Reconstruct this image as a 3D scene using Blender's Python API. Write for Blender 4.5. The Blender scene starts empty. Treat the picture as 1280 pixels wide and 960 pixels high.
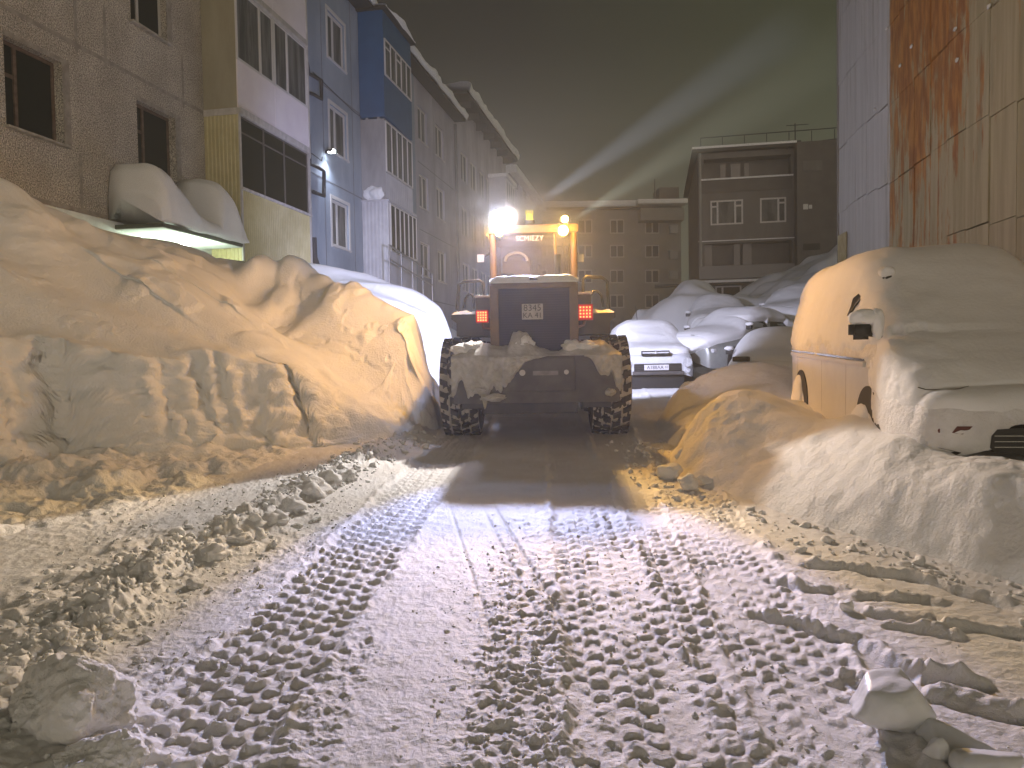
import bpy, bmesh, math, random
import numpy as np
from mathutils import Vector, Matrix
random.seed(7)
DEBUG = False
HAZE = 0.0052
STEAM = 4.0
S = bpy.context.scene
COL = S.collection

# ------------------------------------------------------------------ camera
F = 960.0                      # focal length in pixels of the 1280-wide photograph
PITCH, ROLL = math.radians(2.05), math.radians(1.0)
CAM = Vector((0, 0, 1.5))
_f = Vector((0, math.cos(PITCH), -math.sin(PITCH)))
_u0 = Vector((0, math.sin(PITCH), math.cos(PITCH)))
_r0 = Vector((1, 0, 0))
_r = math.cos(ROLL)*_r0 - math.sin(ROLL)*_u0
_u = math.sin(ROLL)*_r0 + math.cos(ROLL)*_u0
cam = bpy.data.cameras.new('camera'); cam.sensor_width = 36; cam.lens = 36*F/1280
cam.clip_end = 500; cam.clip_start = 0.05
camo = bpy.data.objects.new('camera', cam); COL.objects.link(camo)
M3 = Matrix((_r, _u, -_f)).transposed()
camo.matrix_world = Matrix.Translation(CAM) @ M3.to_4x4()
S.camera = camo

def P(px, py, D):
    """world point seen at pixel (px,py) of the 1280x960 photograph at depth D"""
    return CAM + D*(_f + (px-640)/F*_r + (480-py)/F*_u)

# ------------------------------------------------------------------ world: night sky lit by town glow
w = bpy.data.worlds.new('World'); S.world = w; w.use_nodes = True
nt = w.node_tree; nt.nodes.clear()
out = nt.nodes.new('ShaderNodeOutputWorld'); bg = nt.nodes.new('ShaderNodeBackground')
tc = nt.nodes.new('ShaderNodeTexCoord'); sep = nt.nodes.new('ShaderNodeSeparateXYZ')
nt.links.new(tc.outputs['Generated'], sep.inputs[0])
# elevation ramp for the low cloud
r1 = nt.nodes.new('ShaderNodeValToRGB'); nt.links.new(sep.outputs['Z'], r1.inputs[0])
e = r1.color_ramp.elements
e[0].position = 0.0; e[0].color = (0.080, 0.079, 0.062, 1)
e[1].position = 1.0; e[1].color = (0.006, 0.006, 0.006, 1)
k = e.new(0.20); k.color = (0.042, 0.043, 0.036, 1)
k = e.new(0.37); k.color = (0.011, 0.0107, 0.010, 1)
# greenish glow towards +X, town lamps behind the camera (-Y)
mx = nt.nodes.new('ShaderNodeMapRange'); mx.inputs['From Min'].default_value = 0.0; mx.inputs['From Max'].default_value = 0.45
nt.links.new(sep.outputs['X'], mx.inputs['Value'])
a1 = nt.nodes.new('ShaderNodeMix'); a1.data_type = 'RGBA'; a1.blend_type = 'ADD'
nt.links.new(mx.outputs[0], a1.inputs['Factor']); nt.links.new(r1.outputs[0], a1.inputs[6]); a1.inputs[7].default_value = (0.024, 0.030, 0.010, 1)
my = nt.nodes.new('ShaderNodeMapRange'); my.interpolation_type = 'SMOOTHSTEP'
my.inputs['From Min'].default_value = 0.0; my.inputs['From Max'].default_value = 0.75
dt = nt.nodes.new('ShaderNodeVectorMath'); dt.operation = 'DOT_PRODUCT'; nt.links.new(tc.outputs['Generated'], dt.inputs[0]); dt.inputs[1].default_value = (.15, -.98, .0)
nt.links.new(dt.outputs['Value'], my.inputs['Value'])
mz1 = nt.nodes.new('ShaderNodeMapRange'); mz1.interpolation_type = 'SMOOTHSTEP'; mz1.inputs['From Min'].default_value = 0.5; mz1.inputs['From Max'].default_value = 0.08; nt.links.new(sep.outputs['Z'], mz1.inputs['Value'])
mzz = nt.nodes.new('ShaderNodeMath'); mzz.operation = 'MULTIPLY'; nt.links.new(my.outputs[0], mzz.inputs[0]); nt.links.new(mz1.outputs[0], mzz.inputs[1])
a2 = nt.nodes.new('ShaderNodeMix'); a2.data_type = 'RGBA'; a2.blend_type = 'ADD'
nt.links.new(mzz.outputs[0], a2.inputs['Factor']); nt.links.new(a1.outputs[2], a2.inputs[6]); a2.inputs[7].default_value = (0.80, 0.67, 0.52, 1)
cn = nt.nodes.new('ShaderNodeTexNoise'); cn.inputs['Scale'].default_value = 2.2; cn.inputs['Detail'].default_value = 5
nt.links.new(tc.outputs['Generated'], cn.inputs['Vector'])
cm = nt.nodes.new('ShaderNodeMapRange'); cm.inputs['To Min'].default_value = 0.8; cm.inputs['To Max'].default_value = 1.2
nt.links.new(cn.outputs['Fac'], cm.inputs['Value'])
vm = nt.nodes.new('ShaderNodeVectorMath'); vm.operation = 'SCALE'
nt.links.new(a2.outputs[2], vm.inputs[0]); nt.links.new(cm.outputs[0], vm.inputs['Scale'])
nt.links.new(vm.outputs[0], bg.inputs[0]); bg.inputs[1].default_value = 1.0
nt.links.new(bg.outputs[0], out.inputs[0])
S.view_settings.view_transform = 'Standard'; S.view_settings.look = 'None'
S.view_settings.exposure = 0.42; S.view_settings.gamma = 1.0
S.render.engine = 'CYCLES'
S.cycles.use_denoising = True
S.cycles.max_bounces = 6; S.cycles.diffuse_bounces = 3; S.cycles.glossy_bounces = 2
S.cycles.volume_bounces = 0; S.cycles.transmission_bounces = 3; S.cycles.transparent_max_bounces = 8
S.cycles.sample_clamp_indirect = 3.0
S.cycles.caustics_reflective = False; S.cycles.caustics_refractive = False

# strengths of lamps and added lights, tuned here (each lamp is built with the thing that carries it)
PW = dict(white=1080, patch=1800, amber_l=290, amber_r=330, fill=950, head=1700, facade=1300, spill=85, canopy=45, wall=150, beam=210000, beam2=85000)

# ------------------------------------------------------------------ noise
_rs = np.random.RandomState(1234); _PN = 4096
_perm = np.concatenate([_rs.permutation(_PN)]*2).astype(np.int32)
_g3 = _rs.normal(size=(_PN, 3)); _g3 = (_g3/np.linalg.norm(_g3, axis=1)[:, None]).astype(np.float32)
_a2 = _rs.uniform(0, 2*np.pi, _PN); _g2x, _g2y = np.cos(_a2).astype(np.float32), np.sin(_a2).astype(np.float32)
_g3x, _g3y, _g3z = (np.ascontiguousarray(_g3[:, i]) for i in range(3))
def pn(x, y, z=0.0, seed=0):
    """gradient noise, 2-D when z is a constant"""
    M = _PN-1
    two = np.ndim(z) == 0
    x, y = np.broadcast_arrays(np.asarray(x, float), np.asarray(y, float))
    if not two: x, y, z = np.broadcast_arrays(x, y, np.asarray(z, float))
    x = x+seed*17.31; y = y-seed*9.77+(z*3.7 if two else 0)
    x0 = np.floor(x); y0 = np.floor(y); fx = (x-x0).astype(np.float32); fy = (y-y0).astype(np.float32)
    x0 = x0.astype(np.int64) & M; y0 = y0.astype(np.int64) & M
    q = lambda t: t*t*t*(t*(t*6-15)+10)
    u, v = q(fx), q(fy)
    xa, xb = _perm[x0], _perm[(x0+1) & M]
    y1 = (y0+1) & M
    if two:
        def g(xp, yi, i, j): h = _perm[xp+yi]; return _g2x[h]*(fx-i)+_g2y[h]*(fy-j)
        a = g(xa, y0, 0, 0); a = a+(g(xb, y0, 1, 0)-a)*u
        b = g(xa, y1, 0, 1); b = b+(g(xb, y1, 1, 1)-b)*u
        return 1.45*(a+(b-a)*v)
    z0 = np.floor(z); fz = (z-z0).astype(np.float32); z0 = z0.astype(np.int64) & M; z1 = (z0+1) & M; w_ = q(fz)
    p00, p10, p01, p11 = _perm[xa+y0], _perm[xb+y0], _perm[xa+y1], _perm[xb+y1]
    def g(p, zi, i, j, k): h = _perm[p+zi]; return _g3x[h]*(fx-i)+_g3y[h]*(fy-j)+_g3z[h]*(fz-k)
    def lay(zi, k):
        a = g(p00, zi, 0, 0, k); a = a+(g(p10, zi, 1, 0, k)-a)*u
        b = g(p01, zi, 0, 1, k); b = b+(g(p11, zi, 1, 1, k)-b)*u
        return a+(b-a)*v
    a = lay(z0, 0); b = lay(z1, 1)
    return 1.6*(a+(b-a)*w_)
def fbm(x, y, z=0.0, o=4, seed=0, g=0.5):
    s, a, k = 0.0, 1.0, 1.0
    for i in range(o):
        s = s + a*pn(x*k, y*k, (z*k if np.ndim(z) else z), seed+i); a *= g; k *= 2.03
    return s
def billow(x, y, z=0.0, o=3, seed=0):
    s, a, k = 0.0, 1.0, 1.0
    for i in range(o):
        s = s + a*(1-np.abs(pn(x*k, y*k, (z*k if np.ndim(z) else z), seed+i))*2.2); a *= .5; k *= 2.1
    return s
def sst(a, b, x):
    t = np.clip((x-a)/(b-a), 0, 1); return t*t*(3-2*t)
def rbf(pts):
    """smooth surface through (x,y,z) points: thin plate"""
    p = np.array(pts, float); n = len(p)
    def phi(r2): return 0.5*r2*np.log(r2+1e-9)
    d2 = ((p[:, None, :2]-p[None, :, :2])**2).sum(-1)
    A = np.zeros((n+3, n+3)); A[:n, :n] = phi(d2)+np.eye(n)*0.02
    A[:n, n] = 1; A[:n, n+1:] = p[:, :2]; A[n, :n] = 1; A[n+1:, :n] = p[:, :2].T
    c = np.linalg.solve(A, np.r_[p[:, 2], 0, 0, 0])
    def f(x, y):
        s = c[n]+c[n+1]*x+c[n+2]*y
        for i in range(n):
            s = s+c[i]*phi((x-p[i, 0])**2+(y-p[i, 1])**2)
        return s
    return f

# ------------------------------------------------------------------ object helpers
def tag(o, label=None, cat=None, group=None, kind=None):
    if label: o['label'] = label
    if cat: o['category'] = cat
    if group: o['group'] = group
    if kind: o['kind'] = kind
    return o
def empty(name, loc=(0, 0, 0), rz=0.0, label=None, cat=None, group=None):
    o = bpy.data.objects.new(name, None); COL.objects.link(o)
    o.location = loc; o.rotation_euler = (0, 0, rz); o.empty_display_size = .2
    return tag(o, label, cat, group)
def link(name, me, parent=None):
    o = bpy.data.objects.new(name, me); COL.objects.link(o)
    if parent: o.parent = parent
    return o
def npmesh(name, V, Fq, mat, smooth=True, parent=None):
    V = np.ascontiguousarray(V, dtype=np.float32); Fq = np.ascontiguousarray(Fq, dtype=np.int32)
    me = bpy.data.meshes.new(name)
    k = Fq.shape[1]
    me.vertices.add(len(V)); me.vertices.foreach_set('co', V.ravel())
    me.loops.add(Fq.size); me.loops.foreach_set('vertex_index', Fq.ravel())
    me.polygons.add(len(Fq)); me.polygons.foreach_set('loop_start', np.arange(0, Fq.size, k, dtype=np.int32))
    try: me.polygons.foreach_set('loop_total', np.full(len(Fq), k, np.int32))
    except Exception: pass
    me.update(calc_edges=True)
    if smooth: me.shade_smooth()
    me.materials.append(mat)
    return link(name, me, parent)
def gridfaces(n, m):
    i = np.arange(n-1)[:, None]*m+np.arange(m-1)[None, :]
    return np.stack([i, i+1, i+m+1, i+m], -1).reshape(-1, 4)

class MB:
    """collects shapes, builds ONE mesh object"""
    def __init__(s): s.v = []; s.f = []; s.sm = []
    def add(s, vs, fs, smooth=False):
        b = len(s.v); s.v += [tuple(v) for v in vs]; s.f += [[i+b for i in f] for f in fs]; s.sm += [smooth]*len(fs); return s
    def box(s, x0, x1, y0, y1, z0, z1, bev=0.0):
        if x0 > x1: x0, x1 = x1, x0
        if y0 > y1: y0, y1 = y1, y0
        if z0 > z1: z0, z1 = z1, z0
        b = min(bev, (x1-x0)/2.2, (y1-y0)/2.2, (z1-z0)/2.2)
        if b <= 0:
            v = [(x, y, z) for x in (x0, x1) for y in (y0, y1) for z in (z0, z1)]
            f = [(0,1,3,2), (4,6,7,5), (0,4,5,1), (2,3,7,6), (0,2,6,4), (1,5,7,3)]
            return s.add(v, f)
        bm = bmesh.new(); bmesh.ops.create_cube(bm, size=1)
        for q in bm.verts:
            q.co = Vector(((x0+x1)/2+q.co.x*(x1-x0), (y0+y1)/2+q.co.y*(y1-y0), (z0+z1)/2+q.co.z*(z1-z0)))
        bmesh.ops.bevel(bm, geom=bm.edges[:], offset=b, segments=2, profile=.7, affect='EDGES')
        return s.bm(bm)
    def bm(s, bm, smooth=False):
        bm.verts.index_update()
        s.add([v.co[:] for v in bm.verts], [[v.index for v in f.verts] for f in bm.faces], smooth); bm.free(); return s
    def tube(s, pts, r, n=8, smooth=True, cap=True):
        pts = [Vector(p) for p in pts]; rr = r if isinstance(r, (list, tuple)) else [r]*len(pts)
        vs, fs = [], []; prev = None
        for i, p in enumerate(pts):
            d = (pts[min(i+1, len(pts)-1)]-pts[max(i-1, 0)]).normalized()
            if prev is None:
                a = Vector((0, 0, 1)) if abs(d.z) < .9 else Vector((1, 0, 0))
                prev = d.cross(a).normalized()
            t = (prev-d*prev.dot(d))
            t = t.normalized() if t.length > 1e-6 else d.orthogonal().normalized()
            b = d.cross(t); prev = t
            for k in range(n):
                a = 2*math.pi*k/n; vs.append(p+rr[i]*(math.cos(a)*t+math.sin(a)*b))
        for i in range(len(pts)-1):
            for k in range(n):
                fs.append((i*n+k, i*n+(k+1) % n, (i+1)*n+(k+1) % n, (i+1)*n+k))
        s.add(vs, fs, smooth)
        if cap:
            s.add([vs[k] for k in range(n)], [tuple(range(n))[::-1]]); s.add([vs[-n+k] for k in range(n)], [tuple(range(n))])
        return s
    def cyl(s, c, axis, r, h, n=24, r2=None, smooth=True):
        c = Vector(c); a = Vector(axis).normalized()*h/2
        return s.tube([c-a, c+a], [r, r if r2 is None else r2], n, smooth)
    def poly(s, pts, e):
        """extrude a polygon (3-D points) by vector e"""
        e = Vector(e); p = [Vector(q) for q in pts]; n = len(p)
        vs = p+[q+e for q in p]
        fs = [tuple(range(n))[::-1], tuple(range(n, 2*n))]+[(i, (i+1) % n, (i+1) % n+n, i+n) for i in range(n)]
        return s.add(vs, fs)
    def build(s, name, mat, parent=None, M=None):
        me = bpy.data.meshes.new(name)
        vs = s.v if M is None else [(M @ Vector(v))[:] for v in s.v]
        me.from_pydata(vs, [], s.f); me.update()
        bm = bmesh.new(); bm.from_mesh(me); bmesh.ops.recalc_face_normals(bm, faces=bm.faces[:]); bm.to_mesh(me); bm.free()
        for p_, q in zip(me.polygons, s.sm): p_.use_smooth = q
        me.materials.append(mat)
        return link(name, me, parent)

def text(name, body, size, mat, parent, M, extrude=0.002):
    c = bpy.data.curves.new(name, 'FONT'); c.body = body; c.size = size; c.extrude = extrude
    c.align_x = 'CENTER'; c.align_y = 'CENTER'
    t = bpy.data.objects.new('tmp', c); COL.objects.link(t)
    dg = bpy.context.evaluated_depsgraph_get(); dg.update()
    me = bpy.data.meshes.new_from_object(t.evaluated_get(dg))
    bpy.data.objects.remove(t); me.transform(M); me.materials.clear(); me.materials.append(mat)
    return link(name, me, parent)

# ------------------------------------------------------------------ materials
def mat(name, col, rough=.7, metal=0.0, noise=0.0, nscale=6.0, col2=None, bump=0.0, bscale=60.0, spec=.5, emit=None, es=0.0, stretch=None, coords='Object', lo=.4, hi=.65):
    m = bpy.data.materials.new(name); m.use_nodes = True; t = m.node_tree; b = t.nodes['Principled BSDF']
    b.inputs['Base Color'].default_value = (*col, 1); b.inputs['Roughness'].default_value = rough
    b.inputs['Metallic'].default_value = metal; b.inputs['Specular IOR Level'].default_value = spec
    c = t.nodes.new('ShaderNodeTexCoord'); src = c.outputs[coords]
    if stretch:
        mp = t.nodes.new('ShaderNodeMapping'); mp.inputs['Scale'].default_value = stretch
        t.links.new(src, mp.inputs[0]); src = mp.outputs[0]
    if col2 is not None:
        n = t.nodes.new('ShaderNodeTexNoise'); n.inputs['Scale'].default_value = nscale; n.inputs['Detail'].default_value = 6; n.inputs['Roughness'].default_value = .62
        t.links.new(src, n.inputs['Vector'])
        r = t.nodes.new('ShaderNodeValToRGB'); r.color_ramp.elements[0].position = lo; r.color_ramp.elements[1].position = hi
        r.color_ramp.elements[0].color = (*col, 1); r.color_ramp.elements[1].color = (*col2, 1)
        t.links.new(n.outputs['Fac'], r.inputs[0]); t.links.new(r.outputs[0], b.inputs['Base Color'])
    if bump:
        n = t.nodes.new('ShaderNodeTexNoise'); n.inputs['Scale'].default_value = bscale; n.inputs['Detail'].default_value = 5
        t.links.new(src, n.inputs['Vector'])
        bb = t.nodes.new('ShaderNodeBump'); bb.inputs['Strength'].default_value = 1.0; bb.inputs['Distance'].default_value = bump
        t.links.new(n.outputs['Fac'], bb.inputs['Height']); t.links.new(bb.outputs[0], b.inputs['Normal'])
    if emit is not None:
        b.inputs['Emission Color'].default_value = (*emit, 1); b.inputs['Emission Strength'].default_value = es
    return m
def nodes(m): return m.node_tree, m.node_tree.nodes, m.node_tree.links, m.node_tree.nodes['Principled BSDF']

snow = mat('snow', (.80,.80,.79), .65, bump=.012, bscale=55, col2=(.86,.86,.86), nscale=2.0, coords='Object', spec=.3)
def _snowfine(m, d1, s1, d2, s2):
    t, N, L, b = nodes(m)
    bb = [n for n in N if n.type == 'BUMP'][0]; bb.inputs['Distance'].default_value = d1
    nn = bb.inputs['Height'].links[0].from_node; nn.inputs['Scale'].default_value = s1
    n2 = N.new('ShaderNodeTexNoise'); n2.inputs['Scale'].default_value = s2; n2.inputs['Detail'].default_value = 3
    c = [n for n in N if n.type == 'TEX_COORD'][0]; L.new(c.outputs['Object'], n2.inputs['Vector'])
    b2 = N.new('ShaderNodeBump'); b2.inputs['Distance'].default_value = d2
    L.new(n2.outputs['Fac'], b2.inputs['Height']); L.new(bb.outputs[0], b2.inputs['Normal']); L.new(b2.outputs[0], b.inputs['Normal'])
_snowfine(snow, .010, 38, .004, 170)
snow_road = mat('packed snow', (.74,.73,.71), .6, bump=.01, bscale=60, col2=(.84,.84,.84), nscale=1.3, spec=.35)
_snowfine(snow_road, .007, 45, .004, 230)
snow_soft = mat('fresh snow', (.84,.84,.84), .7, bump=.006, bscale=40, col2=(.88,.88,.88), nscale=2, spec=.25)
_snowfine(snow_soft, .005, 30, .0025, 260)
ice = mat('icy snow', (.70,.72,.72), .35, bump=.004, bscale=25, col2=(.82,.83,.83), nscale=5)
# ------------------------------------------------------------------ terrain
def gz(x, y):
    y = np.asarray(y, float)
    a = .05*np.maximum(y-2.5, 0)
    b = .975+.01*(y-22)
    return np.where(y < 22, a, b)+0*np.asarray(x)
def gzs(x, y): return float(gz(x, y))
def Gp(px, py):
    """ground point seen at a pixel"""
    d = _f+(px-640)/F*_r+(480-py)/F*_u
    lo, hi = .5, 60
    for _ in range(50):
        m = (lo+hi)/2; q = CAM+m*d
        if q.z > gzs(q.x, q.y): lo = m
        else: hi = m
    return CAM+lo*d

def tread(x, y, xc, slope, wdt, seed, amp=.022, per=.135):
    v = (x-(xc+slope*(y-10.5)))/wdt
    ve = np.abs(v)+.12*fbm(x*6, y*6, o=3, seed=seed+11)
    m = sst(1.10, .85, ve)
    wob = (.03 if seed == 10 else .055)*fbm(x*3, y*3, o=2, seed=seed)
    col = np.floor((v+1)*3)
    cv = (v+1)*3-col-.5
    u = (y+wob)/per+.5*(col % 2)+.35*np.abs(cv)*np.where(col < 3, 1, -1)
    lug = np.clip(np.cos(2*np.pi*u)*.9+.35, 0, 1)**.8*np.clip(1.15-(2*np.abs(cv))**4, 0, 1)
    keep = sst(-1.3 if seed == 10 else -.9, -.5 if seed == 10 else .1, fbm(x*2.2, y*1.1, o=3, seed=seed+5))*(.85+.4*pn(x*9, y*9, 0, seed+6))
    crumb = .40*fbm(x*18, y*18, 0, 2, seed+9)*(.2+lug)
    edge = np.exp(-((ve-1.10)/.12)**2)*sst(-.3, .3, pn(x*2.5, y*2.5, 0, seed+12))
    return m, m*(amp*(lug+crumb)*keep)-.02*m+edge*.018*(1+fbm(x*9, y*9, o=2, seed=seed+3))

FURROWS = [([Gp(*q)[:2] for q in pl_], dp) for pl_, dp in (([(985,704),(1060,712),(1130,724),(1210,744),(1300,772)], .05), ([(925,762),(990,780),(1060,803),(1120,832),(1165,850)], .05), ([(1150,848),(1195,858),(1245,868)], .06), ([(1078,768),(1120,773),(1178,776)], .04), ([(1098,783),(1150,792),(1212,797)], .045), ([(1178,789),(1230,792),(1300,803)], .04), ([(1150,872),(1210,884),(1300,905)], .055), ([(1060,745),(1120,750),(1200,757)], .025), ([(955,720),(1000,735),(1050,745)], .03), ([(1040,850),(1090,858),(1130,866)], .03))]
def road_detail(x, y):
    z = np.zeros_like(x)
    fine = .006*fbm(x*9, y*9, o=3, seed=50)+.0022*fbm(x*34, y*34, o=2, seed=52)
    lump = np.clip(billow(x*7, y*8, o=3, seed=20)-.75, 0, 2)
    lump2 = np.clip(fbm(x*12, y*14, o=3, seed=31)+.15, 0, 2)
    # churned areas
    churn = sst(-.25, .3, fbm(x*.8, y*.6, o=2, seed=40))*.6+.25
    left = sst(-.9, -1.4, x+.075*(10.5-y)*-1+.0)          # left of the left tracks
    right = sst(1.2, 1.7, x)
    centre = sst(-.35, -.1, x)*sst(1.0, .85, x)*sst(5.3, 4.2, y)
    smooth_c = sst(-.75, -.62, x)*sst(-.05, -.2, x)*sst(8, 6, y)*sst(1.5, 2.5, y)
    plain = right*sst(.8, .2, fbm(x*.9, y*.9, o=2, seed=44)+.3)
    cw = np.clip(churn*(1-.85*smooth_c)*(1-.75*right)+.9*centre, 0, 1.2)
    z += fine+cw*(.015*lump+.012*lump2)
    # tyre tracks
    for xc, sl, wd, sd, am in ((-.70, .075, .30, 1, .023), (1.36, .078, .29, 2, .020), (1.98, .10, .27, 3, .016), (.72, .03, .28, 4, .018), (-.05, -.02, .0001, 5, 0)):
        if am == 0: continue
        m, t = tread(x, y, xc, sl, wd, sd*10, am)
        z = z*(1-.8*m)+t
    # furrows scraped over the right side
    for k, (pl_, dp) in enumerate(FURROWS):
        x0, x1 = min(p[0] for p in pl_)-.3, max(p[0] for p in pl_)+.3; y0, y1 = min(p[1] for p in pl_)-.3, max(p[1] for p in pl_)+.3
        m = (x > x0) & (x < x1) & (y > y0) & (y < y1)
        if not m.any(): continue
        xs, ys = x[m], y[m]; w1 = .05*fbm(xs*2.5, ys*2.5, o=3, seed=60+k); best = np.full(xs.shape, 9.); tb = np.zeros(xs.shape); n_ = len(pl_)-1
        for a in range(n_):
            ax, ay = pl_[a]; bx, by = pl_[a+1]; L2 = (bx-ax)**2+(by-ay)**2
            t = np.clip(((xs-ax)*(bx-ax)+(ys-ay)*(by-ay))/L2, 0, 1); d = np.hypot(xs-ax-t*(bx-ax), ys-ay-t*(by-ay)); sg = np.sign((xs-ax)*(by-ay)-(ys-ay)*(bx-ax))
            u = d < np.abs(best); best = np.where(u, d*sg, best); tb = np.where(u, (a+t)/n_, tb)
        best = best+w1; fade = sst(0, .12, tb)*sst(1, .85, tb)*(.7+.5*pn(xs*4, ys*4, 0, 72+k))
        z[m] += fade*(-dp*np.exp(-(best/.032)**2)+.9*dp*np.exp(-((best+.075)/.045)**2)*(1+.6*fbm(xs*12, ys*12, 0, 2, 71)))
    # plank-straight scrape marks in the lit patch
    for x0, sl, d in ((-.02, -.16, .012), (.10, -.17, .02), (-.30, -.16, .01)):
        q = x-(x0+sl*(y-5))*-1*-1
        z -= d*np.exp(-(q/.014)**2)*sst(3.6, 4.2, y)*sst(7.0, 6.0, y)
    # windrow left of the tracks
    wx = np.interp(y, [1.5, 2.6, 4.9, 6.0, 7.8, 9.6, 10.6], [-2.1, -2.2, -2.35, -2.15, -1.95, -1.65, -1.35])
    wv = (x-wx)/(.22+.10*fbm(x*1.3, y*1.3, o=2, seed=80))
    z += np.exp(-wv**2)*(.09+.07*fbm(x*3, y*3, o=3, seed=81)+.03*lump)*sst(1.2, 3, y)
    wv2 = (x-wx+.55)/.35
    z += np.exp(-wv2**2)*(.03+.03*fbm(x*4, y*4, o=3, seed=83))*sst(7.5, 5.5, y)
    # heap at the near left corner
    z += .13*np.exp(-(((x+1.85)/.42)**2+((y-2.75)/.45)**2))*(1+.3*fbm(x*5, y*5, o=3, seed=85))
    return z

N_, M_ = 900, 1150
inv = np.linspace(1/1.55, 1/60., N_); D = 1/inv
D = np.concatenate([[-7.0, -2.0, 0.8], D, [75., 96.]])
lat = np.linspace(-1, 1, M_); lat = .80*lat+np.sign(lat)*np.abs(lat)**9*2.6
X = lat[None, :]*np.maximum(np.abs(D), 1.6)[:, None]
X[:2] = lat[None, :]*14; X[2] = lat*1.3
X = np.clip(X, -54, 54)
X[:, 0] = -54; X[:, -1] = 54
Y = np.repeat(D[:, None], M_, 1)
nearmask = sst(26, 18, Y)*sst(1.2, 1.6, Y)
Z = gz(X, Y)
det = np.zeros_like(Z); sel = (nearmask > 0) & (np.abs(X) < 9)
det[sel] = road_detail(X[sel], Y[sel])
Z = Z+det*nearmask
Z += (1-nearmask)*.1*fbm(X*.3, Y*.3, o=2, seed=9)*(Y > 26)
Vg = np.stack([X, Y, Z], -1).reshape(-1, 3)
g = npmesh('snow_road', Vg, gridfaces(len(D), M_), snow_road)
tag(g, 'packed snow road printed with tyre lug tracks and churned crumbs', None, kind='structure')

# --------------------------------------------------------- left bank
def W(px, py, D): q = P(px, py, D); return (q.x, q.y, q.z)
LT = [W(0,228,9.6), W(75,275,10.2), W(140,303,10.8), W(100,360,9.4), W(200,415,9.5), W(0,330,8.8), W(0,425,8.1), W(110,440,8.5), W(200,455,8.9),
      W(300,465,9.4), W(380,470,9.9), W(290,405,10.4), W(220,350,10.7), W(300,372,11.6),
      W(150,304,13.0), W(250,318,13.8), W(400,342,13.2), W(300,338,12.8), W(350,375,12.2), W(450,368,12.6), W(500,392,12.1), W(542,432,11.5), W(551,500,11.2),
      W(450,440,11.4), W(500,478,11.0), W(530,525,10.8), W(420,500,10.4), W(400,425,11.4), W(470,400,12.0), W(460,530,10.4), (-3.3,14.8,2.3), (-2.2,13.4,1.7), (-5,14.6,2.9),
      (-8.3,11.5,3.7), (-8.6,9,3.6), (-8.2,6.5,3.0), (-5.9,6.4,1.7), (-6.2,4.5,1.5), (-6.5,2,1.5), (-9,3,3.0), (-7.2,13.8,3.6), (-6,17,3.4),
      W(445,343,19.5), W(400,338,20), W(520,372,20), W(562,405,18.5), W(572,440,17), (-5.2,23,3.6), (-2.2,25,2.0), (-1.4,16.5,1.3), (-1.5,14.5,1.1), (-1.7,21,1.3), (-4.6,28,3.0), (-2.2,30,2.0), (-3.4,33,3.0)]
fT = rbf(LT)
FY = np.array([1, 4, 6, 8.0, 9.0, 9.9, 10.5, 11.2, 12.0, 14, 17, 22, 34]); FX = np.array([-6.0, -5.9, -5.7, -5.15, -3.75, -2.62, -1.50, -1.10, -1.02, -1.08, -1.2, -1.45, -1.8])
BY = np.array([1, 3.5, 5.65, 7.0, 8.5, 10.0, 10.7, 12, 34]); BX = np.array([-5.2, -4.8, -4.05, -3.1, -2.75, -2.35, -1.2, -1.0, -1.3])
def left_z(x, y):
    g0 = gz(x, y)
    fx = np.interp(y, FY, FX); bx = np.interp(y, BY, BX)
    wob = .16*fbm(x*.9+3, y*1.6, o=3, seed=101)
    T = fT(x, y)
    d = fx-x+wob
    soft = sst(9.8, 10.8, y)
    st = sst(-.04, .40+.22*soft, d)
    ap = g0-.06+(.20*sst(0, 1.7, bx-x)+.05)*sst(.0, .25, bx-x)*(1+.35*fbm(x*1.3, y*1.3, o=3, seed=104))
    ap = np.where(bx-x < 0, g0-.12, ap)
    T = np.maximum(T, ap)
    z = ap*(1-st)+T*st
    return z, st, d, bx-x
ny, nx = 860, 640
yy = np.concatenate([np.linspace(1.2, 16, 700), np.linspace(16.05, 34, 160)]); YY = np.repeat(yy[:, None], nx, 1); bxx = np.interp(YY, BY, BX)+.25
XL = -9.6+.175*(YY-2)
fxx = np.minimum(np.interp(YY, FY, FX), bxx-.45); n1 = int(nx*.16); n2 = int(nx*.46); n3 = nx-n1-n2
XX = np.empty_like(YY)   # dense columns where the cut face stands
XX[:, :n1] = bxx[:, :n1]+(fxx[:, :n1]+.38-bxx[:, :n1])*np.linspace(0, 1, n1, endpoint=False)
XX[:, n1:n1+n2] = fxx[:, n1:n1+n2]+.38-1.15*np.linspace(0, 1, n2, endpoint=False)
XX[:, n1+n2:] = fxx[:, n1+n2:]-.77+(XL[:, n1+n2:]-fxx[:, n1+n2:]+.77)*np.linspace(0, 1, n3)**1.2
ZZ, ST, DD, BD = left_z(XX, YY)
dzx = np.gradient(ZZ, axis=1)/np.gradient(XX, axis=1); dzy = np.gradient(ZZ, axis=0)/np.gradient(YY, axis=0)
nl = np.sqrt(1+dzx**2+dzy**2); NX, NY, NZ = -dzx/nl, -dzy/nl, 1/nl
steep = 1-NZ
face = sst(.25, .55, steep)*sst(11.5, 10, YY)
up = sst(.3, .9, ST)*(1-face)
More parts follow.
